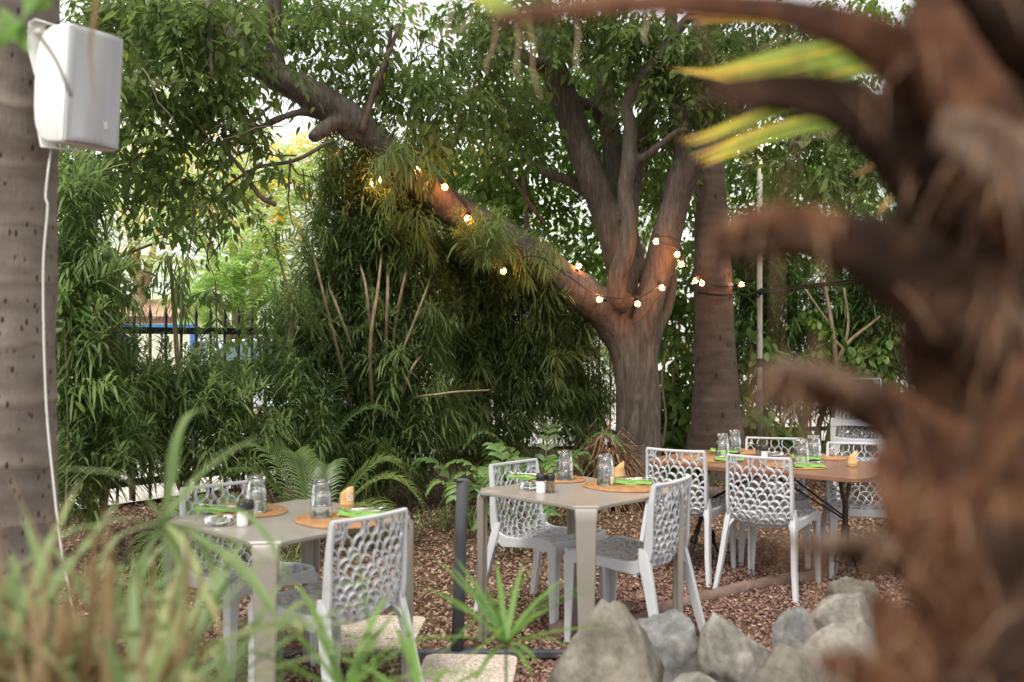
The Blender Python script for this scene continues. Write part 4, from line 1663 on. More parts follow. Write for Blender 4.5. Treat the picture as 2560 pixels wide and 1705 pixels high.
limb(tm, [(1590, 700, 9.9, 34), (1560, 560, 10.1, 30), (1540, 460, 10.3, 28), (1530, 350, 10.4, 28), (1515, 270, 10.5, 26), (1508, 190, 10.5, 24), (1516, 90, 10.6, 22), (1530, -60, 10.8, 18)])
limb(tm, [(1440, 262, 10, 20), (1475, 262, 10.2, 17), (1510, 300, 10.4, 20)])
limb(tm, [(1560, 640, 10, 20), (1500, 520, 10.1, 15), (1445, 465, 10.15, 14), (1390, 440, 10.2, 13), (1350, 425, 10.2, 10), (1300, 380, 10.3, 7)])
limb(tm, [(1625, 880, 9.6, 22), (1644, 820, 9.62, 17), (1668, 770, 9.65, 14), (1680, 700, 9.7, 11), (1672, 640, 9.7, 8)])
limb(tm, [(1600, 400, 9.3, 12), (1640, 370, 9.2, 11), (1690, 330, 9.1, 9), (1720, 322, 9.0, 7)])
limb(tm, [(690, 200, 8, 26), (688, 130, 8, 24), (686, 40, 8, 22), (684, -60, 8, 20)])
limb(tm, [(860, 300, 8.2, 22), (820, 318, 8.1, 19), (778, 345, 8.0, 15)])
limb(tm, [(880, 345, 8.3, 16), (820, 300, 8.2, 12), (760, 280, 8.1, 10), (690, 300, 7.9, 8), (620, 335, 7.7, 6)])
limb(tm, [(600, 140, 7.9, 24), (480, 100, 7.8, 20), (370, 110, 7.6, 14), (300, 95, 7.4, 8)])
limb(tm, [(900, 360, 8.4, 10), (925, 260, 8.3, 9), (960, 180, 8.3, 8), (980, 60, 8.2, 6)])
# surface roots running out over the ground
for a0 in (2.6, 3.4, 4.0, 5.2, 5.9):
    P = []
    for t in np.linspace(0, 1, 6):
        P.append((.02 + (.25 + 1.0 * t) * math.cos(a0 + .4 * t), (.25 + 1.0 * t) * math.sin(a0 + .4 * t), .10 - .13 * t))
    tm.tube(P, [.10, .08, .06, .05, .04, .02], 8, wob=.2)


def fuse(mb, name, material, parent, voxel=.022, smooth_it=2):
    """melt overlapping limbs into one skin"""
    me = mb.mesh("tmp", None)
    o = bpy.data.objects.new("tmp", me)
    link(o)
    rm = o.modifiers.new("r", 'REMESH')
    rm.mode = 'VOXEL'
    rm.voxel_size = voxel
    sm = o.modifiers.new("s", 'SMOOTH')
    sm.iterations = smooth_it
    sm.factor = .5
    bpy.context.view_layer.update()
    me2 = bpy.data.meshes.new_from_object(o.evaluated_get(bpy.context.evaluated_depsgraph_get()))
    bpy.data.objects.remove(o)
    me2.name = name
    n = len(me2.vertices)
    co = np.empty(n * 3, np.float32)
    no = np.empty(n * 3, np.float32)
    me2.vertices.foreach_get("co", co)
    me2.vertices.foreach_get("normal", no)
    co, no = co.reshape(-1, 3), no.reshape(-1, 3)
    d = np.array([mnoise.noise(Vector((p[0] * 5, p[1] * 5, p[2] * 1.2))) * .014 + mnoise.noise(Vector((p[0] * 14, p[1] * 14, p[2] * 3))) * .006 for p in co])
    me2.vertices.foreach_set("co", (co + no * d[:, None]).ravel())
    me2.polygons.foreach_set("use_smooth", np.ones(len(me2.polygons), bool))
    me2.materials.clear()
    me2.materials.append(material)
    me2.update()
    return obj(name, me2, parent)


fuse(tm, "trunk", M['bark'], fic)

BL_FICUS = [
    # left overhang, close
    (420, 70, 300, 130, 7.4, .5, 62), (300, 190, 90, 110, 7.0, .4, 16), (430, 290, 140, 110, 7.4, .4, 34),
    (470, 420, 120, 70, 7.5, .4, 15), (540, 500, 80, 50, 7.6, .3, 7), (400, 440, 40, 60, 7.5, .3, 4), (600, 350, 70, 40, 7.7, .4, 4),
    (560, 250, 120, 70, 7.6, .4, 16), (740, 60, 220, 100, 8.2, .5, 36), (900, 110, 130, 80, 8.4, .5, 15), (800, 190, 130, 50, 8.6, .4, 10), (990, 190, 90, 90, 8.5, .4, 12),
    (1080, 310, 110, 60, 8.6, .4, 15), (1130, 200, 80, 100, 8.8, .5, 16), (1000, 60, 40, 40, 8.6, .4, 2), (700, 420, 60, 40, 7.8, .3, 3), (940, 250, 70, 40, 8.5, .3, 4),
    (1215, 130, 70, 100, 9.0, .5, 18), (1260, 60, 160, 80, 9.0, .5, 26),
    (520, 110, 90, 60, 7.3, .3, 9), (500, 40, 140, 50, 7.2, .3, 14), (700, 150, 40, 30, 7.6, .2, 2),
    # around the upper stems
    (1230, 320, 110, 110, 9.6, .5, 34), (1310, 250, 110, 140, 10.4, .5, 40), (1420, 90, 120, 110, 9.6, .4, 22), (1500, 60, 140, 90, 9.5, .5, 30),
    (1640, 110, 160, 110, 9.3, .5, 44), (1640, 260, 120, 130, 9.9, .5, 34), (1730, 230, 130, 140, 9.4, .5, 40), (1850, 140, 160, 140, 9.2, .5, 50),
    (2010, 300, 110, 60, 8.9, .4, 12), (2090, 430, 150, 70, 8.8, .5, 26), (2130, 330, 150, 120, 8.9, .5, 40), (2000, 150, 200, 150, 9.4, .6, 50), (2000, 490, 70, 30, 9.3, .3, 3),
    (1560, 470, 60, 160, 10.8, .4, 14), (1650, 420, 60, 130, 10.6, .4, 16)]
BL_FICUS_FAR = [
    (330, 40, 170, 70, 11.5, .5, 44), (560, 30, 170, 70, 11.5, .5, 44), (780, 20, 150, 50, 11.5, .5, 34), (940, 10, 80, 40, 11.5, .4, 12), (330, 200, 130, 90, 11.0, .5, 26), (560, 180, 140, 80, 11.0, .5, 24), (1200, 30, 90, 50, 11.5, .5, 16), (2180, 60, 160, 90, 11.5, .5, 40), (1020, 190, 80, 50, 11.0, .4, 9), (1120, 250, 70, 60, 11.0, .4, 12),
    (1340, 330, 150, 170, 11.3, .5, 60), (1460, 300, 100, 200, 11.5, .5, 44), (1580, 330, 120, 230, 11.6, .5, 60), (1700, 420, 100, 180, 11.6, .5, 40),
    (1200, 420, 110, 110, 11.0, .5, 34), (1130, 430, 80, 60, 11.0, .5, 12), (1380, 520, 130, 120, 11.2, .5, 44), (1460, 640, 90, 110, 11.2, .4, 26), (1280, 500, 90, 90, 11.0, .4, 20),
    (1820, 380, 90, 130, 12.2, .5, 30), (1880, 450, 90, 110, 12.2, .5, 30), (1990, 430, 130, 100, 12.6, .5, 40), (2130, 440, 130, 110, 12.6, .5, 40), (1880, 580, 90, 70, 12.4, .4, 26), (2010, 590, 130, 60, 12.7, .4, 26), (2180, 560, 100, 80, 12.6, .4, 26), (1620, 180, 300, 140, 12.0, .5, 70), (1340, 120, 150, 120, 12.0, .5, 36), (2000, 200, 250, 160, 12.0, .5, 70)]
pts = blob_points(BL_FICUS, 1.55) - np.array(FO)
foliage("crown", TP_FICUS, pts, M['ficus'], fic, .8, 1.25, tilt=.35)
pts = blob_points(BL_FICUS_FAR, 1.6) - np.array(FO)
foliage("crown", TP_FICUS_FAR, pts, M['ficus_far'], fic, .85, 1.25, tilt=.35)
# extra unseen canopy above the frame, added to keep sky light off the garden
n = 520
q = RNG.normal(size=(n, 3))
q /= np.linalg.norm(q, axis=1)[:, None]
q *= (RNG.random(n) ** .45)[:, None]
unseen_canopy = np.array([-.2, 9.6, 6.6]) + q * np.array([6.6, 3.9, 1.6])
unseen_canopy = unseen_canopy[(unseen_canopy[:, 2] - HC) / unseen_canopy[:, 1] > .42]
foliage("crown", TP_FICUS_FAR, unseen_canopy - np.array(FO), M['ficus'], fic, 1.4, 2.2, tilt=.4)
# fine bare twigs among the leaves
tw = MB()
for i in range(70):
    b = BL_FICUS[R.randrange(0, 16)]
    p = W(b[0] + R.uniform(-1, 1) * b[2], b[1] + R.uniform(-1, 1) * b[3], b[4] + R.uniform(-.4, .4)) - FO
    P = [p]
    dv = Vector((R.uniform(-1, 1), R.uniform(-.4, .4), R.uniform(-.7, .6))).normalized()
    for k in range(6):
        dv = (dv + Vector((R.gauss(0, .3), R.gauss(0, .3), R.gauss(-.03, .3)))).normalized()
        P.append(P[-1] + dv * R.uniform(.06, .13))
    r0 = R.uniform(.004, .012)
    tw.tube(P, [r0 * (1 - .12 * k) for k in range(7)], 5)
for spec in ([(470, 330, 7.4, 6), (540, 360, 7.4, 6), (600, 330, 7.4, 5), (660, 280, 7.5, 5)], [(600, 335, 7.4, 6), (520, 300, 7.4, 5), (440, 270, 7.3, 4)], [(690, 512, 7.5, 6), (650, 490, 7.5, 6), (610, 430, 7.5, 5), (570, 380, 7.5, 4)],
             [(905, 330, 8.2, 9), (925, 260, 8.2, 8), (945, 200, 8.2, 8), (1000, 60, 8.3, 5)], [(520, 0, 7.2, 7), (530, 200, 7.1, 4)], [(1310, 440, 10.5, 8), (1320, 620, 10.5, 7), (1318, 760, 10.5, 5)],
             [(1890, 348, 9.4, 6), (2000, 362, 9.3, 6), (2090, 350, 9.2, 5), (2200, 380, 9, 4)], [(1880, 360, 9.4, 6), (1930, 410, 9.3, 5), (2000, 430, 9.2, 4)], [(1250, 400, 10, 4), (1360, 560, 10, 6)], [(830, 350, 8, 5), (740, 400, 7.9, 5), (640, 420, 7.8, 4), (560, 470, 7.6, 3)]):
    limb(tw, spec, 6)
tw.build("fine_branches", M['twig'], fic)

# heap of fibrous dead roots against the foot of the trunk
db = MB()
for i in range(2200):
    a = R.uniform(0, 2 * PI)
    rr = R.random() ** .5
    c = Vector((.86 + .33 * rr * math.cos(a), 9.05 + .28 * rr * math.sin(a), .0))
    c.z = .05 + .78 * (1 - rr) ** .8 * R.uniform(.3, 1)
    dv = Vector((math.cos(a), math.sin(a), R.uniform(-.9, .7))).normalized()
    l = R.uniform(.08, .30)
    db.strip([c, c + dv * l * .5 + Vector((0, 0, R.uniform(-.03, .04))), c + dv * l + Vector((0, 0, R.uniform(-.14, .02)))], [R.uniform(.005, .02)] * 2 + [.003], tint=R.random())
db.build("root_heap", M['debris'], None, False, True)
tag(bpy.data.objects["root_heap"], "tangled brown heap of dead root fibre at the ficus foot behind the middle table", "root heap")

# ================================================================== FAR PALM, POLE
fp = empty("palm_tree", (2.28, 11.0, 0), "ringed brown palm trunk right of the ficus, wrapped by a dark cord", "palm tree")
palm_trunk(fp, M['palmR'], None, [(.40, 0), (.34, .25), (.275, .6), (.245, 1.0), (.222, 1.6), (.20, 2.4), (.165, 3.4), (.16, 5.2)], (-.028, 0), 30, .015)

po = empty("lamp_pole", (2.865, 11.5, 0), "slim flaking white pole with a lit lamp head on top", "lamp pole")
mb = MB()
mb.tube([(0, 0, 0), (0, 0, 1.0), (-.004, 0, 2.4), (0, 0, 3.74)], .032, 12)
mb.build("pole", M['polepaint'], po)
mb = MB()
for z in (1.20, 1.225, 1.25, 1.275):
    mb.lathe([(.033, z - .013), (.043, z), (.033, z + .013)], 14)
mb.build("strap", M['cord'], po)
mb = MB()
mb.rectloft([((-.05, 0, 3.76), Vector((0, .07, 0)), Vector((0, 0, .02))), ((.18, -.04, 3.83), Vector((0, .08, 0)), Vector((0, 0, .025)))], .008)
hd = mb.build("lamp_head", M['post'], po)
mb = MB()
mb.rectloft([((-.03, -.06, 3.755), Vector((.0, .03, 0)), Vector((0, 0, .045))), ((.16, -.09, 3.82), Vector((0, .03, 0)), Vector((0, 0, .045)))], .01)
mb.build("lens", M['led'], hd)

# cord from the palm to the pole and on towards the right
cd = MB()
ct = Vector((2.24, 10.98, 2.05))
loop = []
pw = W(1790, 735, 10.98)
for a in np.linspace(PI * 1.02, PI * 2.0, 14):
    loop.append((pw.x + .225 * math.cos(a), 10.98 + .235 * math.sin(a), pw.z + .02 * math.cos(a * 2)))
loop += [W(1860, 738, 11.1), W(1885, 734, 11.3), W(1897, 732, 11.46)]
cd.tube(catmull([tuple(p) for p in loop], 3), .009, 6)
thick = [W(1895, 733, 11.45), W(1950, 726, 10.9), W(2050, 715, 10.0), W(2200, 698, 9.0), W(2450, 665, 7.8)]
cd.tube(catmull([tuple(p) for p in thick], 5), .014, 7)
cd.tube([p + Vector((0, 0, .024)) for p in [Vector(t) for t in catmull([tuple(p) for p in thick], 5)]], .009, 6)
for k in range(5):
    q = W(1893 + k * 4, 734 - (k % 2) * 8, 11.43)
    cd.tube([q + Vector((-.04, -.02, 0)), q + Vector((0, -.05, .02 * (k - 2))), q + Vector((.04, -.02, 0))], .013, 6)
tag(cd.build("tension_cord", M['cord']), "black cord tied round the far palm and pole, stretching off to the right", "cord")

# ================================================================== STRING LIGHTS
sl = empty("string_lights", (0, 0, 0), "black cord of warm glowing round bulbs draped over the ficus limb and palm", "string lights")


def cord(name, px, r=.006):
    c = MB()
    c.tube(catmull([tuple(W(*p)) for p in px], 6), r, 6)
    return c.build(name, M['cord'], sl)


cord("cable", [(905, 440, 8.35), (940, 428, 8.30), (985, 410, 8.3), (1035, 412, 8.36), (1080, 430, 8.42), (1125, 470, 8.46), (1170, 525, 8.54), (1210, 610, 8.66), (1262, 655, 8.72), (1340, 640, 8.62), (1420, 690, 8.75), (1480, 730, 8.95), (1545, 746, 9.02), (1600, 742, 9.1), (1640, 720, 9.15), (1660, 706, 9.2)])
cord("cable", [(1660, 706, 9.2), (1700, 660, 9.35), (1690, 600, 9.2), (1620, 590, 9.15), (1650, 604, 9.1), (1690, 622, 9.15), (1700, 650, 9.3), (1735, 685, 9.8), (1780, 712, 10.6), (1830, 716, 10.72), (1875, 714, 10.9)])
cord("cable", [(1340, 640, 8.75), (1400, 672, 8.8), (1430, 684, 8.9)], .005)
cord("cable", [(1660, 720, 9.2), (1600, 800, 9.2), (1570, 780, 9.25), (1620, 560, 9.2), (1600, 700, 9.25)], .0035)
BULBS = [(948, 450, 8.3), (932, 460, 8.36), (1043, 465, 8.05), (1112, 468, 8.44), (1168, 547, 8.56), (1258, 678, 8.75), (1447, 665, 9.24), (1498, 749, 8.95), (1594, 760, 9.05),
         (1655, 720, 9.12), (1640, 604, 9.0), (1693, 636, 9.1), (1703, 661, 9.2), (1739, 702, 10.1), (1755, 709, 10.2), (1826, 712, 10.68), (1854, 711, 10.75), (1043, 424, 8.40)]
BULB_ME = None
for i, (px, py, d) in enumerate(BULBS):
    if i == 2:
        continue
    c = W(px, py, d)
    if BULB_ME is None:
        mb = MB()
        mb.lathe([(.001, -.027), (.011, -.0245), (.020, -.0175), (.0255, -.007), (.026, .002), (.022, .014), (.016, .024), (.014, .032)], 16)
        BULB_ME = mb.mesh("bulb", M['bulb'])
        mb = MB()
        mb.lathe([(.0005, -.018), (.009, -.016), (.0155, -.009), (.0175, 0), (.0155, .009), (.009, .016), (.0005, .018)], 14)
        CORE_ME = mb.mesh("filament", M['bulb_core'])
        mb = MB()
        mb.lathe([(.0145, .030), (.018, .034), (.018, .066), (.012, .078), (.001, .079)], 14)
        SOCK_ME = mb.mesh("socket", M['cord'])
    rot = (R.uniform(-.5, .5), R.uniform(-.6, .6), 0)
    if px in (1826,):
        rot = (0, PI / 2, 0)
    if px in (1854, 1498):
        rot = (0, -PI / 2 if px == 1854 else PI / 2, 0)
    if px in (1447,):
        rot = (PI, .5, 0)
    b = obj("bulb", BULB_ME if px != 1826 else BULB_ME.copy(), sl, c, rot)
    if px == 1826:
        b.data.materials.clear()
        b.data.materials.append(M['bulb_off'])
        b["label"] = "unlit bulb"
    s = obj("socket", SOCK_ME, b)
    if px != 1826:
        obj("filament", CORE_ME, b)

# ================================================================== FENCE
def fence(A, B, ztop, label, n):
    A, B = Vector(A), Vector(B)
    root = empty("iron_fence", A, label, "fence")
    L = (B - A).length
    yaw = math.atan2(B.y - A.y, B.x - A.x)
    root.rotation_euler = (0, 0, yaw)
    for z in (1.585, .22):
        mb = MB()
        mb.box((L / 2, 0, z), (L, .045, .062))
        mb.build("rail", M['fence'], root, False)
    mb = MB()
    h = ztop
    rings = []
    for z, s in ((.05, .0105), (h - .13, .0105), (h - .10, .0135), (h, .001)):
        rings.append([(s, s, z), (-s, s, z), (-s, -s, z), (s, -s, z)])
    mb.loft(rings)
    me = mb.mesh("bar", M['fence'], False)
    for i in range(n):
        obj("bar", me, root, (L * (i + .5) / n, 0, 0))
    return root


fence((-4.55, 7.52, 0), (.25, 13.5, 0), 1.83, "black spiked iron fence running behind the bushes on the left", 48)
fence((.35, 13.6, 0), (7.2, 15.0, 0), 1.83, "black spiked iron fence glimpsed through the foliage on the far right", 44)

# ================================================================== BUSHES WITH LONG NARROW LEAVES
def bush(base, label, blobs, stems, templ=None, material=None, group=None, hang=None, smin=.85, smax=1.3, name="narrow_leaf_bush", cat="bush"):
    root = empty(name, base, label, cat, group)
    O = Vector(base)
    if blobs:
        nar = templ is None
        P = blob_points(blobs, 1.9 if nar else 1.5)
        if nar:
            P2 = blob_points([(b[0], b[1], b[2] * .92, b[3] * .95, b[4] - .42, b[5] * .45, b[6]) for b in blobs], .75)
            P = np.concatenate([P, P2])
        qx = CX + P[:, 0] / P[:, 1] * F_PX
        qy = CY - (P[:, 2] - HC) / P[:, 1] * F_PX
        gap = (qx > 285) & (qx < 655) & (qy > 650) & (qy < 925) & (P[:, 1] < 10)      # the opening in the planting where the fence shows
        P = P[~gap | (RNG.random(len(P)) < (.16 if nar else .45))]
        P = P - np.array(O)
        P = P[P[:, 2] > .05]
        foliage("foliage", templ or TP_PODO, P, material or M['podo'], root, smin, smax)
    if hang:
        P = blob_points(hang) - np.array(O)
        foliage("foliage", TP_PODO_H, P, material or M['podo'], root, smin * .7, smax * .72)
    if stems:
        mb = MB()
        for spec in stems:
            P, Rr = [], []
            for (px, py, d, r) in spec:
                P.append(tuple(W(px, py, d) - O) + (r * d / F_PX,))
            cp = catmull(P, 5)
            mb.tube([c[:3] for c in cp], [max(c[3], .003) for c in cp], 6)
        mb.build("stems", M['stem'], root)
    return root


st = [[(958, 1262, 9.2, 14), (945, 1120, 9.2, 12), (940, 960, 9.15, 9), (935, 800, 9.1, 7), (920, 640, 9.0, 6), (900, 480, 9.0, 4)],
      [(962, 1262, 9.2, 11), (975, 1100, 9.2, 8), (985, 950, 9.1, 7), (985, 830, 9, 6), (1010, 700, 8.9, 5), (1020, 660, 8.9, 4)],
      [(950, 1262, 9.2, 10), (900, 1100, 9.1, 7), (850, 900, 8.9, 6), (800, 700, 8.7, 5), (780, 600, 8.6, 3)],
      [(955, 1250, 9.2, 9), (960, 1000, 9, 6), (968, 760, 8.8, 6), (972, 640, 8.75, 5)], [(950, 1200, 9.1, 8), (925, 900, 8.8, 7), (945, 720, 8.75, 6), (958, 600, 8.7, 4)],
      [(930, 860, 8.9, 6), (915, 720, 8.7, 5), (898, 640, 8.7, 4)], [(1005, 880, 8.8, 5), (1060, 740, 8.8, 4), (1075, 690, 8.8, 3)], [(960, 1200, 9.2, 8), (1010, 1020, 8.9, 5), (1100, 985, 8.7, 4), (1225, 975, 8.6, 3)],
      [(880, 870, 8.8, 5), (840, 760, 8.6, 5), (822, 705, 8.6, 4)], [(1000, 1000, 8.9, 6), (1030, 920, 8.8, 5), (1070, 860, 8.8, 3)]]
st = [[(a, b, c - (0 if i == len(q) - 1 else .52 if 690 < b < 1000 else .25 if b < 1150 else 0), r * .72) for i, (a, b, c, r) in enumerate(q)] + ([(q[-1][0] + 12, q[-1][1] - 90, q[-1][2] + .35, 2)] if q[-1][1] < 900 else []) for q in st]
bush((W(958, 1262, 9.2).x, 9.2, 0), "largest dark bush of long drooping narrow leaves, in the middle behind the tables",
     [(900, 440, 110, 80, 8.9, .5, 26), (920, 560, 145, 110, 9.0, .6, 62), (890, 690, 165, 120, 9.1, .6, 62), (1010, 640, 120, 120, 9.2, .6, 46), (940, 820, 230, 110, 9.1, .7, 90), (930, 950, 230, 110, 9.1, .7, 92),
      (960, 1080, 230, 100, 9.1, .6, 84), (920, 1180, 180, 70, 9.1, .5, 44), (730, 900, 90, 150, 9.0, .4, 26), (1040, 500, 70, 130, 9.1, .4, 20)], st, group="narrow leaved bushes",
     hang=[(1000, 340, 45, 90, 8.0, .25, 7), (960, 420, 50, 90, 7.95, .25, 7), (1060, 560, 50, 60, 8.3, .25, 5)])
st = [[(1255, 1215, 10.0, 10), (1290, 1000, 9.8, 7), (1330, 800, 9.5, 6), (1362, 690, 9.3, 5), (1365, 640, 9.3, 3)], [(1250, 1215, 10, 9), (1240, 950, 10, 6), (1250, 720, 10, 4)], [(1260, 1200, 10, 8), (1180, 960, 10, 5), (1150, 840, 9.9, 4)],
      [(1260, 1200, 10, 8), (1330, 1000, 10, 5), (1390, 840, 9.9, 4)]]
bush((W(1255, 1215, 10.0).x, 10.0, 0), "shadowed bush of narrow leaves under the leaning limb, left of the ficus fork",
     [(1170, 690, 130, 100, 10.0, .5, 50), (1150, 850, 130, 120, 10.0, .5, 54), (1290, 730, 120, 110, 9.8, .5, 52), (1370, 830, 90, 120, 9.9, .4, 40), (1250, 880, 140, 120, 10.0, .5, 60), (1300, 1000, 150, 110, 10.0, .5, 52),
      (1180, 1050, 120, 110, 10.0, .5, 44), (1240, 1140, 160, 60, 10.0, .4, 30), (1430, 940, 80, 120, 10.2, .3, 50), (1460, 1060, 70, 100, 10.4, .3, 44), (1400, 860, 70, 80, 10.3, .3, 20), (1140, 560, 60, 50, 9.6, .3, 8), (1210, 620, 70, 50, 8.6, .3, 12)], st, group="narrow leaved bushes",
     hang=[(1340, 620, 60, 60, 8.8, .3, 9), (1240, 590, 50, 50, 8.4, .25, 6)])
st = [[(235, 1330, 6.9, 12), (225, 1000, 6.9, 9), (215, 700, 6.9, 8), (200, 480, 6.9, 6)], [(250, 1330, 6.9, 10), (280, 1100, 6.9, 7), (290, 850, 6.8, 5)], [(240, 1330, 6.9, 9), (170, 1000, 6.8, 6), (160, 760, 6.8, 5)]]
bush((W(240, 1330, 6.9).x, 6.9, 0), "tall narrow leaved bush right beside the near palm trunk, below the loudspeaker",
     [(185, 530, 60, 60, 6.9, .4, 12), (180, 640, 70, 80, 6.9, .4, 19), (195, 770, 85, 90, 6.8, .4, 22), (210, 900, 100, 90, 6.8, .4, 26), (210, 1030, 110, 90, 6.8, .4, 26), (230, 1150, 120, 90, 6.8, .4, 26), (180, 1250, 80, 80, 6.8, .3, 10)], st, group="narrow leaved bushes", hang=[(255, 640, 50, 80, 6.7, .3, 9)])
st = [[(470, 1260, 7.7, 9), (455, 1050, 7.6, 7), (440, 850, 7.5, 6), (425, 640, 7.4, 4)], [(480, 1260, 7.7, 8), (520, 1100, 7.6, 5), (560, 980, 7.6, 4)], [(470, 1260, 7.7, 9), (400, 1100, 7.6, 6), (360, 960, 7.6, 4)]]
bush((W(470, 1260, 7.7).x, 7.7, 0), "lower narrow leaved bush in front of the spiked fence and blue framed board",
     [(430, 690, 28, 60, 7.4, .2, 4), (430, 1020, 100, 50, 7.6, .4, 8), (400, 1080, 130, 70, 7.6, .4, 18), (480, 1170, 130, 60, 7.6, .4, 13), (600, 1100, 80, 60, 7.7, .4, 5), (330, 1180, 100, 60, 7.3, .3, 10), (430, 960, 150, 34, 7.6, .3, 10), (560, 1010, 90, 50, 7.8, .3, 8), (380, 1040, 150, 50, 7.4, .3, 12), (300, 930, 60, 60, 7.4, .3, 6), (560, 1140, 120, 60, 7.6, .3, 10)], st, group="narrow leaved bushes", hang=[(440, 640, 36, 60, 7.3, .2, 7)])
st = [[(700, 1240, 8.3, 8), (690, 1000, 8.2, 5), (730, 800, 8.1, 5), (700, 650, 8.0, 3)], [(690, 1240, 8.3, 7), (640, 1100, 8.2, 5), (620, 980, 8.1, 4)]]
bush((W(700, 1240, 8.3).x, 8.3, 0), "loose narrow leaved shrub leaning out before the fence, left of the largest bush",
     [(690, 650, 26, 30, 8.0, .15, 2), (750, 800, 45, 70, 8.1, .3, 6), (740, 1010, 60, 100, 8.2, .4, 12), (650, 1170, 80, 50, 8.2, .3, 7), (760, 1150, 70, 80, 8.3, .3, 12)], st, group="narrow leaved bushes")
st = [[(2010, 1120, 12.6, 8), (2020, 950, 12.6, 6), (2040, 800, 12.6, 4)], [(2020, 1120, 12.6, 7), (1960, 900, 12.5, 5), (1890, 640, 12.5, 3)], [(2030, 1120, 12.6, 7), (2100, 900, 12.5, 5), (2160, 700, 12.5, 3)], [(2010, 1120, 12.6, 7), (2005, 900, 12.4, 5), (1930, 650, 12.4, 4)]]
bush((W(2010, 1120, 12.6).x, 12.6, 0), "narrow leaved bush behind the lamp pole, right of the far palm",
     [(1870, 680, 80, 90, 12.5, .4, 40), (1950, 780, 90, 110, 12.6, .4, 50), (2100, 800, 120, 130, 12.8, .4, 60), (2210, 780, 100, 180, 12.5, .5, 80), (2000, 930, 120, 90, 12.6, .4, 40), (2180, 960, 130, 100, 12.5, .4, 60), (1860, 850, 60, 120, 12.6, .3, 30), (1940, 1010, 90, 60, 12.7, .3, 12), (2080, 1040, 100, 60, 12.8, .3, 12), (2210, 1060, 60, 60, 12.5, .3, 12)], st, material=M['podo_fresh'], group="narrow leaved bushes", smin=1.0, smax=1.5)

# ---- broad leaved climbers and shrubs
GV = "broad leaved shrubs and climbers"
bush((W(1700, 1190, 11.6).x, 11.6, 0), "climber with heart shaped leaves between the ficus and the far palm",
     [(1690, 760, 80, 110, 11.6, .4, 26), (1690, 900, 80, 110, 11.7, .4, 32), (1690, 1040, 80, 100, 11.7, .4, 30), (1680, 1130, 70, 50, 11.5, .3, 14), (1740, 640, 60, 90, 11.6, .3, 14)],
     [[(1690, 1190, 11.6, 5), (1680, 1000, 11.6, 4), (1700, 800, 11.6, 3)], [(1650, 1150, 11.2, 3), (1665, 1050, 11.2, 3), (1655, 950, 11.3, 3), (1670, 850, 11.4, 2)], [(1700, 1190, 11.6, 4), (1730, 1000, 11.6, 3), (1720, 840, 11.6, 3)]], TP_VINE, M['vine'], GV, name="climber", cat="climber")
bush((W(1880, 1160, 11.7).x, 11.7, 0), "leafy climber at the foot of the lamp pole behind the wooden table",
     [(1870, 960, 50, 80, 11.8, .3, 16), (1880, 1060, 60, 60, 11.7, .3, 18), (1930, 1090, 70, 50, 11.8, .3, 12), (1870, 850, 30, 70, 11.9, .2, 7), (1940, 1140, 90, 30, 11.6, .3, 10)],
     [[(1880, 1160, 11.7, 4), (1870, 1000, 11.8, 3), (1880, 860, 11.8, 3)], [(1930, 1160, 11.7, 4), (1960, 1040, 11.7, 3), (2000, 1000, 11.7, 2)], [(1950, 1160, 11.7, 4), (1985, 1030, 11.7, 3), (1970, 960, 11.7, 2)], [(1990, 1160, 11.8, 4), (1960, 1060, 11.7, 3), (2020, 980, 11.7, 2)]], TP_VINE, M['vine'], GV, name="climber", cat="climber")
bush((W(600, 1230, 8.5).x, 8.5, 0), "airy shrub with small rounded leaves climbing the fence right of the blue frame",
     [(610, 915, 90, 40, 8.4, .3, 13), (560, 970, 80, 50, 8.4, .3, 9), (545, 790, 22, 100, 8.2, .2, 8), (660, 800, 60, 25, 8.5, .3, 4), (620, 1060, 80, 70, 8.4, .3, 9), (480, 940, 50, 20, 8.2, .2, 3), (700, 920, 50, 60, 8.5, .3, 8)],
     [[(590, 1230, 8.5, 5), (560, 1080, 8.4, 4), (545, 900, 8.3, 3), (538, 700, 8.2, 2)], [(600, 1230, 8.5, 5), (640, 1050, 8.4, 4), (700, 960, 8.4, 4), (740, 930, 8.4, 3)]], TP_OBOV, M['vine'], GV, name="leafy_shrub", cat="shrub")
bush((W(330, 1250, 8.0).x, 8.0, 0), "rounded leafed shrub rising above the fence left of the blue framed board",
     [(280, 690, 50, 40, 8.0, .3, 6), (400, 575, 60, 30, 8.0, .3, 5), (330, 740, 40, 25, 8.1, .3, 3), (230, 420, 90, 50, 7.6, .3, 20), (170, 480, 50, 50, 7.4, .3, 10), (455, 740, 35, 40, 8.2, .2, 4)],
     [[(330, 1250, 8, 6), (300, 900, 8, 5), (280, 650, 7.9, 4), (220, 440, 7.7, 3)], [(280, 650, 7.9, 4), (380, 610, 8, 3)]], TP_OBOV, M['vine'], GV, name="leafy_shrub", cat="shrub")
bush((W(170, 1330, 6.3).x, 6.3, 0), "young shrub with large pale veined leaves beside the white cable",
     [(170, 790, 40, 70, 6.3, .2, 5), (175, 930, 50, 50, 6.3, .2, 5), (200, 700, 50, 50, 6.4, .2, 5)],
     [[(165, 1330, 6.3, 4), (170, 1000, 6.3, 4), (160, 780, 6.3, 3)]], TP_VINE, M['vine'], GV, name="leafy_shrub", cat="shrub", smin=.65, smax=.9)
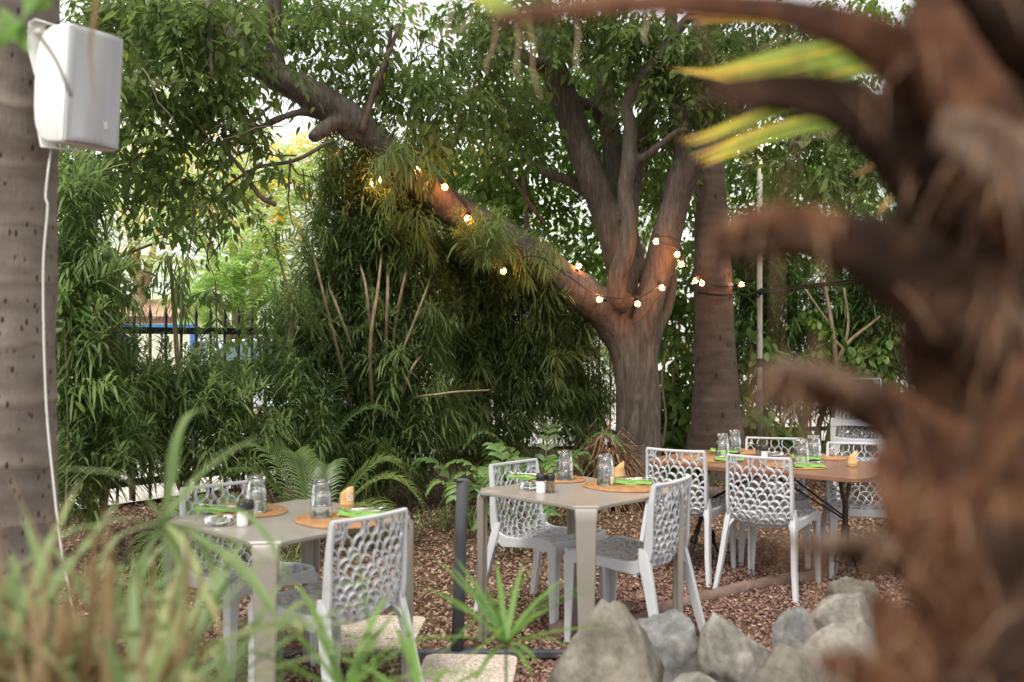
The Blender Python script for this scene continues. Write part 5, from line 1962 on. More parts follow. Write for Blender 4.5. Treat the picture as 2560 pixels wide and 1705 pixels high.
bush((W(2080, 1130, 11.9).x, 11.9, 0), "half bare young tree with pale drooping leaves behind the wooden table",
     [(2060, 790, 60, 50, 11.9, .3, 6), (2140, 900, 80, 50, 11.9, .3, 8), (2230, 840, 60, 60, 11.9, .3, 6), (2050, 880, 60, 60, 11.9, .3, 5)],
     [[(2085, 1130, 11.9, 10), (2090, 930, 11.9, 8), (2080, 820, 11.9, 6), (2060, 700, 11.9, 4)], [(2090, 930, 11.9, 6), (2120, 820, 11.9, 4), (2110, 720, 11.9, 3)], [(2100, 1130, 11.9, 8), (2095, 900, 11.9, 6), (2200, 790, 11.9, 3)], [(2085, 850, 11.9, 5), (2140, 900, 11.9, 3), (2210, 920, 11.9, 2)], [(2080, 820, 11.9, 4), (2010, 720, 11.9, 3)]], TP_VINE, M['vine'], GV, name="young_tree", cat="tree", smin=.9, smax=1.3)

# ---- fronded plants near the ground
def frond(mb, base, az_, length, rise, droop, pairs, leaflet, width, tint, vee=.5, t0=.12):
    base = Vector(base)
    h = Vector((math.cos(az_), math.sin(az_), 0))
    sd = Vector((-h.y, h.x, 0))
    P = []
    for i in range(13):
        t = i / 12
        P.append(base + h * (length * (t - .12 * t * t)) + Vector((0, 0, rise * length * math.sin(t * PI * .62) - droop * length * t * t)))
    mb.tube(P, [.006 * (1 - .07 * i) for i in range(13)], 5)
    mb.t[-len(P) * 5:] = [tint] * (len(P) * 5)
    for i in range(pairs):
        t = t0 + (1 - t0) * (i + .5) / pairs
        k = min(int(t * 12), 11)
        p = P[k].lerp(P[k + 1], t * 12 - k)
        tg = (P[k + 1] - P[k]).normalized()
        for s in (-1, 1):
            ln = leaflet * (math.sin(PI * (.18 + .74 * t)) ** .7) * R.uniform(.88, 1.08)
            d = (tg * .75 + sd * s * 1.0 + Vector((0, 0, vee))).normalized()
            q = [p, p + d * ln * .4 + Vector((0, 0, -.02 * ln)), p + d * ln * .75 + Vector((0, 0, -.16 * ln)), p + d * ln + Vector((0, 0, -.38 * ln))]
            mb.strip(q, [width * .5, width, width * .75, width * .08], side=tg, fold=.2, tint=min(1, max(0, tint + R.uniform(-.25, .25))))


def palmlet(px, py, d, label, fronds, tintr=(.3, .9)):
    c = W(px, py, d)
    root = empty("young_palm", (c.x, c.y, 0), label, "young palm", "young feathery palms")
    mb = MB()
    for (a, l, rise, droop) in fronds:
        frond(mb, (R.uniform(-.03, .03), R.uniform(-.03, .03), .03), math.radians(a), l, rise, droop, 34, .25, .0135, R.uniform(*tintr))
    mb.build("frond", M['palm'], root, True, True)


palmlet(790, 1370, 7.1, "bright young palm with arching feathery fronds behind the left taupe table", [(0, .85, .75, .35), (20, .75, .9, .2), (180, .8, .85, .35), (150, .75, 1.0, .2), (90, .6, 1.0, .2), (210, .7, .6, .3), (335, .8, .55, .3), (270, .55, .8, .4), (125, .6, 1.1, .1)])
palmlet(700, 1320, 7.8, "taller dull young palm fronds rising before the fence", [(100, 1.0, 1.25, .15), (150, 1.0, 1.2, .2), (60, 1.15, 1.1, .15), (190, 1.0, 1.15, .2), (20, 1.1, .95, .2)], (.0, .4))
palmlet(505, 1400, 6.3, "small young palm with upright leaflets half behind the left chair", [(60, .5, .9, .2), (120, .5, .9, .2), (180, .5, .6, .3), (350, .5, .6, .3)], (.1, .6))


def fern(px, py, d, label, n, ln, az0=0.0, leaflet=.14, width=.045):
    c = W(px, py, d)
    root = empty("fern", (c.x, c.y, 0), label, "fern", "broad lobed ferns")
    mb = MB()
    for i in range(n):
        a = az0 + 2 * PI * i / n + R.uniform(-.3, .3)
        frond(mb, (R.uniform(-.04, .04), R.uniform(-.04, .04), .02), a, ln * R.uniform(.75, 1.15), R.uniform(.75, 1.15), R.uniform(.15, .45), 9, leaflet, width, R.uniform(.1, .9), .25, .25)
    mb.build("frond", M['fern'], root, True, True)


fern(1290, 1310, 8.0, "broad lobed fern behind the shaded chair of the middle table", 9, .58)
fern(1360, 1290, 8.6, "tallest lobed fern, left of the brown root heap", 8, .72, .4, .15, .045)
fern(1190, 1330, 7.7, "low dark fern left of the black post", 8, .55, .2)
fern(1290, 1390, 6.9, "small lobed fern under the shaded chair", 6, .38, .1, .10, .04)

sp = W(2060, 1180, 10.2)
sroot = empty("strap_leaf_plant", (sp.x, sp.y, 0), "plant with broad upright strap leaves behind the wooden table", "plant")
mb = MB()
for i in range(15):
    a = R.uniform(0, 2 * PI)
    l = R.uniform(.55, .85)
    h = Vector((math.cos(a), math.sin(a), 0))
    lean = R.uniform(.25, .75)
    P = [Vector((0, 0, .05)) + h * (l * lean * t + .1 * t * t) + Vector((0, 0, l * t - .25 * l * lean * t * t * 1.4)) for t in np.linspace(0, 1, 7)]
    w = R.uniform(.055, .095)
    mb.strip(P, [w * .5, w * .8, w, w, w * .85, w * .5, .004], side=Vector((-h.y, h.x, 0)), fold=.35, tint=R.uniform(.2, .9))
mb.build("leaf", M['palm'], sroot, True, True)
sd2 = W(905, 1250, 8.6)
groot = empty("grass_tuft", (W(620, 1330, 6.4).x, 6.4, 0), "low tuft of thin green blades at the foot of the left bushes", "grass tuft", "low grass tufts")
for gi, (px, py, d, lab) in enumerate([(620, 1330, 6.4, None), (900, 1330, 7.4, "low tuft of thin green blades at the foot of the largest bush"), (380, 1400, 5.9, "low tuft of thin green blades near the white cable foot"), (1190, 1300, 8.0, "low tuft of thin green blades behind the black post"), (1700, 1190, 10.3, "low tuft of thin green blades between the ficus foot and the palm foot")]):
    c = W(px, py, d)
    if gi:
        groot = empty("grass_tuft", (c.x, c.y, 0), lab, "grass tuft", "low grass tufts")
    mb = MB()
    for i in range(150):
        b = Vector((R.gauss(0, .22), R.gauss(0, .16), 0))
        a = R.uniform(0, 2 * PI)
        l = R.uniform(.12, .42)
        h = Vector((math.cos(a), math.sin(a), 0))
        P = [b + h * (l * .5 * t * t) + Vector((0, 0, l * (t - .45 * t * t))) for t in (0, .35, .7, 1)]
        mb.strip(P, [.006, .009, .007, .001], tint=R.random())
    mb.build("grass_blades", M['podo_fresh'], groot, True, True)

# ================================================================== BEYOND THE FENCE
def far_tree(base, h, label, blobs, n, material, flowers=0, trunk_px=None, sc=1.0, fl_blobs=None):
    root = empty("background_tree", base, label, "tree", "trees beyond the fence")
    O = Vector(base)
    mb = MB()
    top = Vector((0, 0, h * .45))
    mb.tube([Vector((0, 0, -.1)), Vector((.1, 0, h * .2)), top], [.22, .17, .14], 10)
    for (px, py, rx, ry, d, dd, k) in blobs:
        e = W(px, py, d) - O
        m = top.lerp(e, .5) + Vector((0, 0, .2))
        mb.tube(catmull([tuple(top * .8), tuple(m), tuple(e)], 4), [.10, .09, .085, .08, .07, .06, .05, .045, .03], 6)
    mb.build("trunk", M['stem'], root)
    P = blob_points(blobs, n) - np.array(O)
    foliage("crown", TP_FEATHER, P, material, root, .9 * sc, 1.6 * sc, tilt=.4)
    if flowers:
        P = blob_points(fl_blobs or blobs, 1) - np.array(O)
        P = P[RNG.permutation(len(P))[:flowers]]
        P[:, 1] -= .35
        V, Fq, T = [], [], []
        for p in P:
            for q in range(9):
                c = p + np.array([R.gauss(0, .09), R.gauss(0, .09), R.gauss(0, .06)])
                s = R.uniform(.02, .05)
                d1 = np.array([R.gauss(0, 1), R.gauss(0, 1), R.gauss(0, 1)])
                d1 /= np.linalg.norm(d1)
                d2 = np.cross(d1, [.3, .5, .8])
                d2 /= np.linalg.norm(d2)
                o = len(V)
                V += [c - d1 * s, c + d2 * s, c + d1 * s, c - d2 * s]
                Fq.append((o, o + 1, o + 2, o + 3))
                T += [R.random()] * 4
        obj("blossom", np_mesh("blossom", V, np.array(Fq), M['blossom'], False, T), root)
    return root


far_tree((W(620, 900, 22).x, 22, 0), 5, "feathery tree covered in yellow blossom beyond the fence, under the leaning limb",
         [(520, 430, 160, 120, 21.5, 1.2, 110), (680, 480, 180, 130, 21.5, 1.4, 130), (780, 400, 130, 90, 22.5, 1.2, 80), (420, 520, 120, 90, 21, 1, 70), (700, 620, 160, 90, 22, 1, 80), (350, 400, 90, 80, 21.5, 1, 40)], 1.7, M['feather'], 230)
far_tree((W(350, 880, 26).x, 26, 0), 6, "pale trunked feathery tree beyond the tiled roof on the left",
         [(330, 330, 150, 110, 26, 1.5, 90), (300, 500, 120, 90, 26, 1.2, 60), (380, 640, 130, 50, 26.5, 1.2, 30), (480, 250, 130, 70, 27, 1.3, 60)], 1.5, M['feather'], 70)
far_tree((W(590, 900, 18.5).x, 18.5, 0), 3, "low bright green tree just beyond the fence, right of the blue framed board",
         [(590, 680, 120, 80, 18.5, .9, 110), (520, 740, 70, 70, 18.4, .7, 50), (680, 740, 70, 60, 18.6, .7, 50), (620, 600, 80, 50, 18.7, .7, 40)], 1.5, M['feather2'], 0, sc=.8)
far_tree((W(1150, 900, 26).x, 26, 0), 6, "pale feathery tree with scattered yellow blossom seen through the leaves mid picture",
         [(1130, 420, 140, 90, 26, 1.4, 80), (1020, 520, 160, 110, 26, 1.4, 90), (1240, 560, 160, 130, 27, 1.4, 100), (1160, 720, 200, 120, 27, 1.4, 110), (930, 450, 90, 90, 25, 1, 40), (1060, 330, 70, 40, 26, 1, 14)], 1.6, M['feather'], 120)
far_tree((W(1560, 950, 24).x, 24, 0), 6, "broad green tree far behind the ficus stems",
         [(1500, 480, 180, 170, 24, 1.4, 120), (1640, 640, 160, 150, 24, 1.4, 110), (1450, 700, 150, 130, 24, 1.4, 90), (1700, 420, 130, 130, 24, 1.4, 80), (1560, 850, 200, 90, 24, 1.2, 80)], 1.6, M['feather2'])
far_tree((W(2000, 950, 23).x, 23, 0), 6, "light green tree far behind the lamp pole",
         [(1960, 430, 160, 120, 23, 1.3, 90), (2110, 500, 150, 130, 23, 1.3, 90), (1900, 600, 130, 120, 23, 1.3, 80), (2040, 680, 160, 100, 23.5, 1.3, 90), (2220, 620, 120, 150, 23, 1.3, 70), (1860, 760, 90, 90, 23, 1, 40), (2140, 820, 160, 90, 23.5, 1.3, 70)], 1.6, M['feather2'])
far_tree((W(760, 900, 33).x, 33, 0), 7, "farthest pale tree row behind the parked cars",
         [(500, 700, 260, 90, 33, 1.5, 80), (800, 690, 260, 110, 33, 1.5, 110), (1000, 750, 220, 90, 33, 1.5, 90), (620, 790, 260, 40, 33, 1.5, 60), (160, 620, 160, 150, 33, 1.5, 80)], 1.6, M['feather'], 0, sc=1.4)

# kiosk with tiled roof
bk = empty("tiled_kiosk", (W(250, 900, 25).x, 25, .03), "low white building with a terracotta tiled roof edge beyond the fence", "building")
mb = MB()
mb.box((0, 1.5, 1.0), (3.5, 2.6, 2.0))
mb.build("wall", M['wallwhite'], bk, False)
mb = MB()
n = 40
P0, P1 = [], []
rows = []
for yy, zz in ((-.15, 2.05), (1.5, 2.55), (3.1, 2.05)):
    rows.append([(-1.9 + 3.8 * i / (n * 4), yy, zz + .035 * abs(math.sin(PI * i / 4))) for i in range(n * 4 + 1)])
V = [p for r_ in rows for p in r_]
w_ = n * 4 + 1
Fq = [(j * w_ + i, j * w_ + i + 1, (j + 1) * w_ + i + 1, (j + 1) * w_ + i) for j in range(2) for i in range(n * 4)]
mb.add(V, Fq)
V = [(p[0], p[1], p[2] - .05) for p in V]
mb.add(V, [tuple(reversed(f)) for f in Fq])
mb.build("roof", M['tile'], bk, False)
mb = MB()
mb.box((0, -.10, 1.97), (3.7, .06, .14))
mb.build("fascia", M['fascia'], bk, False)

# blue framed notice board
nb = empty("notice_board", (W(396, 900, 13).x, 13, .03), "cream notice board in a blue metal frame behind the spiked fence", "notice board")
for x in (-.465, .465):
    mb = MB()
    mb.box((x, 0, .84), (.085, .085, 1.68), 0, .008)
    mb.build("post", M['bluepaint'], nb, False)
mb = MB()
mb.box((0, 0, 1.05), (.842, .03, 1.02))
pn = mb.build("panel", M['cream'], nb, False)
mb = MB()
mb.box((0, 0, 1.625), (.842, .036, .10))
mb.build("header", M['teal'], nb, False)
mb = MB()
for (pts_) in ([(-.41, 1.40), (-.41, 1.18), (-.28, 1.18)], ):
    mb.add([(x, -.018, z) for x, z in pts_] + [(x, -.0165, z) for x, z in pts_], [(0, 1, 2), (0, 3, 4, 1), (1, 4, 5, 2), (2, 5, 3, 0)])
mb.build("triangle", M['greyprint'], pn, False)
mb = MB()
for (x, z) in ((-.21, 1.36), (-.20, 1.05)):
    mb.box((x, -.017, z), (.07, .003, .10))
mb.build("sticker", M['wallwhite'], pn, False)


def text_part(body, size, loc, parent, material, name="lettering", align='CENTER'):
    cu = bpy.data.curves.new("txt", 'FONT')
    cu.body = body
    cu.size = size
    cu.align_x = align
    cu.extrude = .001
    cu.shear = .2
    tmp = bpy.data.objects.new("tmp_text", cu)
    link(tmp)
    bpy.context.view_layer.update()
    me = bpy.data.meshes.new_from_object(tmp.evaluated_get(bpy.context.evaluated_depsgraph_get()))
    bpy.data.objects.remove(tmp)
    me.materials.clear()
    me.materials.append(material)
    return obj(name, me, parent, loc, (PI / 2, 0, 0))


text_part("util", .12, (.10, -.0175, 1.36), pn, M['greenprint'])


def car(loc, yaw, paint, label, van=False):
    root = empty("parked_car", loc, label, "car", "cars parked beyond the fence", yaw)
    prof = [(-2.1, .35), (-2.12, .62), (-2.05, .86), (-1.35, .95), (1.55, .92), (2.05, .82), (2.12, .6), (2.1, .35)]
    w = .85
    mb = MB()
    rings = []
    for (x, wk) in ((-w, .97), (-w + .05, 1), (w - .05, 1), (w, .97)):
        rings.append([(px * wk, x, .35 + (pz - .35) * wk) for px, pz in prof])
    mb.loft(rings)
    mb.build("body", paint, root, False)
    mb = MB()
    rf = 1.46 if not van else 1.75
    gh = [(-1.45, .93), (-1.0, rf - .06), (-.7, rf), (.55, rf), (.75, rf - .05), (1.35, .91)]
    rings = []
    for (y, k) in ((-.80, 0), (-.66, 1), (.66, 1), (.80, 0)):
        rings.append([(px, y if True else y, pz if k else min(pz, .95)) for px, pz in gh])
    mb.loft(rings)
    mb.build("window", M['carglass'], root, False)
    mb = MB()
    mb.rectloft([((-.85, 0, rf - .005), Vector((0, .60, 0)), Vector((0, 0, .03))), ((0, 0, rf + .02), Vector((0, .66, 0)), Vector((0, 0, .03))), ((.65, 0, rf - .005), Vector((0, .60, 0)), Vector((0, 0, .03)))], .02)
    for sy in (-1, 1):
        for (x0, x1) in ((-1.42, -.92), (1.32, .72), (-.1, -.1)):
            mb.tube([(x0, sy * .78, .94), (x1, sy * .67, rf)], .035, 6)
    mb.build("roof", paint, root, False)
    for sx in (-1.3, 1.3):
        for sy in (-1, 1):
            mb = MB()
            mb.tube([(sx, sy * .72, .31), (sx, sy * .87, .31)], .31, 18)
            wh = mb.build("wheel", M['tyre'], root, False)
            mb = MB()
            mb.tube([(sx, sy * .86, .31), (sx, sy * .885, .31)], .2, 14)
            mb.build("rim", M['rim'], wh, False)
    for sy in (-.6, .6):
        mb = MB()
        mb.box((2.09, sy, .68), (.08, .34, .14))
        mb.build("headlight", M['wallwhite'], root, False)
    return root


car((W(655, 900, 17.5).x, 17.8, .03), math.radians(200), M['carpale'], "pale blue car parked behind the fence, right of the notice board")
car((W(540, 900, 21).x, 22.0, .03), math.radians(170), M['carwhite'], "white car parked farther back beside the notice board")
car((W(835, 900, 19.5).x + .3, 20.0, .03), math.radians(262), M['carred'], "red car showing in specks through the largest bush")
wl = MB()
wl.box((W(2020, 800, 19).x, 19, 1.35), (2.6, .2, 2.7))
tag(wl.build("white_wall", M['wallwhite'], None, False), "white rendered wall glimpsed behind the half bare young tree on the right", "wall")

# ================================================================== FOREGROUND PALM WITH FROND BASES
PK = .62
rp = empty("fan_palm", (.545, .955, 0), "out of focus brown palm close by on the right, trunk covered in cut frond bases", "palm tree")
RO = Vector(rp.location)
mb = MB()
rings = []
for i in range(60):
    z = -.05 + i * .05
    ring = []
    for j in range(28):
        th = 2 * PI * j / 28
        k = .137 * (1 + .20 * mnoise.noise(Vector((math.cos(th) * 3, math.sin(th) * 3, z * 7))) + .10 * mnoise.noise(Vector((math.cos(th) * 8, math.sin(th) * 8, z * 20))))
        ring.append((k * math.cos(th), k * math.sin(th), z))
    rings.append(ring)
mb.loft(rings)
mb.build("trunk", M['palm_fill'], rp)


def boot(spec, material, flat=.55, label=None, groove=.35):
    """a cut frond base: (px, py, d, half width px) swept as a channelled slab"""
    P = [tuple(W(px, py, d * PK) - RO) + (r * d * PK / F_PX,) for px, py, d, r in spec]
    cp = catmull(P, 8)
    pts = [Vector(c[:3]) for c in cp]
    m = MB()
    n = 18
    rings = []
    for i, p in enumerate(pts):
        t = (pts[min(i + 1, len(pts) - 1)] - pts[max(i - 1, 0)]).normalized()
        v = Vector((0, 1, 0))
        b = (v - t * v.dot(t)).normalized()
        a = b.cross(t)
        r = max(cp[i][3], .003)
        ring = []
        for j in range(n):
            th = 2 * PI * j / n
            ca, sa = math.cos(th), math.sin(th)
            kk = 1 + .22 * mnoise.noise(p * 16 + Vector((ca, sa, 0)) * 1.5) + .14 * mnoise.noise(p * 50 + Vector((ca * 3, sa * 3, 0)))
            dep = flat * (1 - groove * max(0, 1 - abs(ca) * 1.6) * (1 if sa < 0 else 0))
            ring.append(p + a * (r * ca * kk) + b * (r * dep * sa * kk))
        rings.append(ring)
    m.loft(rings)
    o = m.build("frond_base", material, rp)
    if label:
        o["label"] = label
    return o


PF = M['palm_fill']
B, G, D = M['boot'], M['boot_grey'], M['boot_dark']
boot([(2560, 330, 1.42, 120), (2360, 210, 1.36, 125), (2180, 100, 1.30, 70), (2000, 38, 1.26, 44), (1800, 12, 1.24, 38), (1500, 14, 1.22, 30), (1300, 42, 1.20, 25), (1228, 46, 1.19, 12)], B, .5, "longest frond base, sweeping left along the top edge")
boot([(2540, 660, 1.44, 150), (2400, 500, 1.40, 140), (2270, 375, 1.36, 108), (2120, 268, 1.32, 68), (1980, 236, 1.30, 52), (1860, 230, 1.28, 45), (1765, 222, 1.27, 22)], D, .5)
boot([(2620, 860, 1.42, 170), (2420, 760, 1.38, 150), (2270, 680, 1.35, 112), (2120, 605, 1.31, 76), (1980, 586, 1.29, 62), (1860, 602, 1.28, 50), (1770, 604, 1.27, 34)], D, .55)
boot([(2110, 570, 1.29, 40), (1980, 545, 1.28, 36), (1890, 548, 1.27, 32), (1800, 575, 1.265, 18)], B, .4)
boot([(2620, 1330, 1.40, 170), (2420, 1190, 1.36, 115), (2270, 1070, 1.33, 80), (2150, 1000, 1.30, 62), (2040, 975, 1.28, 52), (1940, 965, 1.27, 46), (1905, 966, 1.265, 30)], B, .55)
boot([(2190, 985, 1.27, 40), (2080, 945, 1.26, 32), (1960, 925, 1.255, 24), (1900, 935, 1.25, 10)], G, .4)
boot([(2640, 1500, 1.36, 190), (2440, 1420, 1.33, 120), (2300, 1395, 1.31, 66), (2180, 1385, 1.29, 34), (2060, 1372, 1.28, 14), (1960, 1345, 1.27, 4)], D, .5)
boot([(2250, 1370, 1.27, 26), (2130, 1352, 1.265, 22), (2030, 1352, 1.26, 12), (1950, 1345, 1.255, 3)], G, .4)
boot([(2480, 1780, 1.34, 150), (2400, 1560, 1.31, 118), (2310, 1330, 1.28, 92), (2240, 1190, 1.27, 66), (2200, 1120, 1.265, 26)], B, .45)
boot([(2600, 560, 1.30, 130), (2480, 380, 1.28, 118), (2400, 230, 1.27, 104), (2340, 90, 1.265, 84), (2310, 0, 1.26, 60)], B, .5)
boot([(2620, 520, 1.24, 120), (2510, 400, 1.23, 92), (2420, 345, 1.225, 74), (2350, 320, 1.22, 52)], G, .5, "pale cut frond base, weathered grey")
boot([(2360, 1820, 1.30, 120), (2290, 1660, 1.28, 90), (2230, 1560, 1.27, 60), (2190, 1490, 1.265, 24)], B, .45)
boot([(2300, 1800, 1.24, 90), (2190, 1700, 1.23, 60), (2090, 1660, 1.225, 34), (2040, 1650, 1.22, 10)], B, .5)
boot([(2640, 1500, 1.16, 90), (2520, 1620, 1.15, 70), (2400, 1760, 1.14, 60)], D, .5)
boot([(2640, 900, 1.18, 80), (2560, 1000, 1.17, 60), (2440, 1180, 1.16, 50), (2360, 1340, 1.15, 36)], B, .5)
boot([(2620, 900, 1.10, 40), (2520, 780, 1.09, 26), (2460, 710, 1.085, 14)], G, .6)
boot([(2700, 100, 1.34, 160), (2560, 20, 1.30, 130), (2420, -90, 1.28, 90)], D, .5)
boot([(2640, 420, 1.50, 240), (2460, 330, 1.48, 190), (2330, 250, 1.46, 120), (2250, 190, 1.44, 50)], PF, .3)
boot([(2640, 700, 1.50, 240), (2480, 640, 1.48, 180), (2350, 560, 1.46, 130), (2260, 480, 1.44, 60)], D, .3)
boot([(2640, 1000, 1.48, 260), (2480, 960, 1.46, 200), (2360, 880, 1.44, 140), (2280, 800, 1.42, 60)], PF, .3)
boot([(2640, 1450, 1.46, 300), (2460, 1400, 1.44, 230), (2320, 1340, 1.42, 150), (2230, 1300, 1.40, 60)], PF, .3)
hf = MB()
for o in list(bpy.data.objects):
    if o.parent == rp and o.name.startswith("frond_base"):
        vs = o.data.vertices
        for q in range(34):
            v = vs[R.randrange(len(vs))]
            d0 = (v.normal + Vector((R.gauss(-.3, .5), R.gauss(0, .3), R.gauss(-.2, .5)))).normalized()
            l = R.uniform(.02, .07)
            hf.strip([v.co - d0 * .004, v.co + d0 * l * .5 + Vector((0, 0, -.003)), v.co + d0 * l + Vector((0, 0, -.016))], [.0026, .002, .0005], tint=R.random() * .7)
hf.build("husk_fibre", M['debris'], rp, True, True)
# yellowing blades of the hanging fan leaf behind the frond bases
fm = MB()


def blade(px, wmax, tint, sagz=0.0):
    P = [W(p[0], p[1], p[2] * .95) - RO for p in px]
    cp = catmull([tuple(p) for p in P], 5)
    n = len(cp)
    wid, tn = [], []
    for i in range(n):
        t = i / (n - 1)
        wid.append(wmax * (.55 + .9 * t) if t < .5 else wmax * max(.03, (1 - (t - .5) / .5) ** .8))
        tn.append(tint[0] + (tint[1] - tint[0]) * t ** 1.6)
    fm.strip(cp, wid, side=(0, .35, 1), fold=.18, tint=tn)


FAN = []
for k in range(3):
    FAN.append(([(2200, 100 + 8 * k, 1.75), (2060, 66 + 6 * k, 1.72), (1930, 44 + 5 * k, 1.7), (1790, 40 + 7 * k, 1.68), (1690 + 20 * k, 36 + 12 * k, 1.67)], .017, (.4 + .1 * (k % 2), .85)))
for k in range(7):
    e = k / 7
    FAN.append(([(2340 - 20 * e, 175 + 60 * e, 1.74 + .01 * k), (2170, 108 + 88 * e, 1.72), (2030 + 12 * k, 118 + 84 * e, 1.7), (1880 + 18 * k, 152 + 66 * e, 1.68), (1770 + 26 * k, 178 + 50 * e, 1.66), (1672 + 34 * k, 172 + 52 * e, 1.65)], .017, ([.1, .45, .0, .25, .0, .4, .05, .3][k], .75)))
for k, (oy, tn) in enumerate(((0, (.2, .8)), (12, (.0, .75)), (40, (.3, .85)), (52, (.02, .7)), (62, (.12, .8)))):
    FAN.append(([(2270 + 6 * k, 318 + oy, 1.74 + .01 * k), (2110, 262 + oy, 1.72), (1985 + 6 * k, 262 + oy, 1.7), (1860 + 6 * k, 298 + oy, 1.68), (1765 + 8 * k, 334 + oy, 1.66), (1690 + 16 * k, 352 + oy, 1.65)], .0135, tn))
FAN += [([(2330, 330, 1.8), (2230, 380, 1.78), (2200, 405, 1.77), (2130, 440, 1.76)], .016, (.3, .95)),
        ([(2360, 400, 1.8), (2290, 440, 1.78), (2240, 480, 1.77), (2190, 540, 1.76)], .018, (.2, .9)),
        ([(2400, 440, 1.8), (2340, 500, 1.78), (2300, 560, 1.77), (2240, 640, 1.76)], .014, (.3, .95)),
        ([(1330, 60, 1.3), (1230, 10, 1.3), (1150, -30, 1.3)], .03, (.2, .6))]
for px, w, t in FAN:
    blade(px, w, t)
fm.build("fan_leaf", M['fan'], rp, True, True)
# pale fibres hanging from the long stalk
fb = MB()
for (px, py, d, dx, ln) in [(1130, 0, 1.25, -60, 120), (1050, -20, 1.24, -40, 110), (1010, -30, 1.24, -30, 90), (1235, 50, 1.2, -20, 130), (1290, 62, 1.2, 10, 150), (1325, 60, 1.2, 30, 190), (1440, 50, 1.21, 8, 130), (1612, 30, 1.22, 4, 80), (1985, 75, 1.26, -40, 110), (1960, 70, 1.26, -70, 60), (1180, 20, 1.2, -110, 90), (2110, 300, 1.3, -140, 60), (2200, 560, 1.3, -120, 80)]:
    p0, p1, p2 = W(px, py, d * 1.45), W(px + dx * .2, py + ln * .55, d * 1.45 + .01), W(px + dx, py + ln, d * 1.45 - .01)
    fb.strip([q - RO for q in (p0, p0.lerp(p1, .5) + Vector((.004, 0, 0)), p1, p1.lerp(p2, .5) + Vector((-.004, 0, 0)), p2)], [.003, .0034, .003, .0022, .001], side=(1, 0, .2), tint=R.random())
fb.build("hanging_fibres", M['fibre'], rp, True, True)

# ================================================================== FOREGROUND UMBRELLA SEDGES
def whorl(mb, c, leaves, ln, wid, tilt=.25, tint=(.1, .8), droop=.35, az0=None, brown=.0):
    c = Vector(c)
    az0 = R.uniform(0, 2 * PI) if az0 is None else az0
    for i in range(leaves):
        a = az0 + 2 * PI * i / leaves + R.uniform(-.25, .25)
        l = ln * R.uniform(.65, 1.15)
        el_ = tilt + R.uniform(-.35, .45)
        h = Vector((math.cos(a) * math.cos(el_), math.sin(a) * math.cos(el_), math.sin(el_)))
        P, wd, tn = [], [], []
        t0 = R.uniform(*tint)
        br = R.random() < brown
        for k in range(8):
            t = k / 7
            P.append(c + h * (l * t) - Vector((0, 0, droop * l * t * t * R.uniform(.9, 1.1))))
            wd.append(wid * (.55 + .9 * min(t * 2.2, .5)) * (1 if t < .55 else max(.05, (1 - (t - .55) / .45) ** .7)))
            tn.append(min(1, t0 * .85 + (.75 * max(0, t - .55) if br else 0)))
        mb.strip(P, wd, fold=.22, tint=tn)


def sedge(px, py, d, label, n, ln, wid, base_dx=0, tilt=.25, droop=.35, brown=.3, mat_='sedge_near', extra=None, tint=(.1, .8)):
    c = W(px, py, d)
    root = empty("umbrella_sedge", (c.x + base_dx, c.y, 0), label, "sedge plant", "umbrella sedges in the foreground")
    O = Vector(root.location)
    mb = MB()
    top = c - O
    mb.tube([Vector((0, 0, 0)), top * .5 + Vector((-base_dx * .15, 0, 0)), top], [.006, .0055, .004], 6)
    mb.tint = .3
    mb.build("stalk", M['sedge'] if False else M['stem_green'], root)
    mb = MB()
    whorl(mb, top, n, ln, wid, tilt, tint, droop, None, brown)
    if extra:
        for px_ in extra[0]:
            P = [W(*q[:3]) - O for q in px_]
            cp = catmull([tuple(p) for p in P], 4)
            m_ = len(cp)
            mb.strip(cp, [extra[1] * (.6 + .8 * min(i / m_ * 2, .5)) * (1 if i / m_ < .6 else max(.08, (1 - (i / m_ - .6) / .4) ** .7)) for i in range(m_)], fold=.15, side=None, tint=[min(1, .35 + (.6 * max(0, i / m_ - .5) if px_[0][3] else 0)) for i in range(m_)])
    mb.build("leaf", M[mat_], root, True, True)


M['stem_green'] = mat("sedge_stalk", (.07, .12, .035), (.12, .18, .06), 30, rough=.6)
sedge(410, 1308, 1.75, "tallest blurred umbrella sedge whorl, before the left taupe table", 5, .30, .017, .03, .1, .5, .3,
      extra=([[(410, 1308, 1.75, 1), (360, 1240, 1.72, 1), (300, 1190, 1.7, 1), (220, 1176, 1.68, 1), (140, 1172, 1.66, 1)], [(412, 1300, 1.75, 1), (428, 1200, 1.74, 1), (440, 1110, 1.73, 1), (470, 1040, 1.72, 1), (520, 1020, 1.7, 1)],
              [(415, 1300, 1.75, 0), (470, 1210, 1.76, 0), (560, 1130, 1.77, 0), (680, 1095, 1.78, 0)], [(415, 1305, 1.75, 0), (500, 1190, 1.74, 0), (640, 1090, 1.72, 0)],
              [(415, 1312, 1.75, 0), (520, 1360, 1.72, 0), (620, 1450, 1.7, 0), (700, 1560, 1.68, 0)], [(412, 1315, 1.75, 1), (480, 1330, 1.74, 1), (520, 1400, 1.73, 1), (545, 1490, 1.72, 1)],
              [(408, 1315, 1.75, 0), (455, 1440, 1.72, 0), (450, 1600, 1.7, 0)], [(405, 1315, 1.75, 0), (350, 1420, 1.72, 0), (335, 1560, 1.7, 0), (330, 1700, 1.7, 0)], [(405, 1310, 1.75, 0), (300, 1340, 1.73, 0), (240, 1440, 1.7, 0)],
              [(412, 1305, 1.75, 0), (560, 1270, 1.74, 0), (650, 1320, 1.72, 0), (720, 1440, 1.7, 0)]], .022))
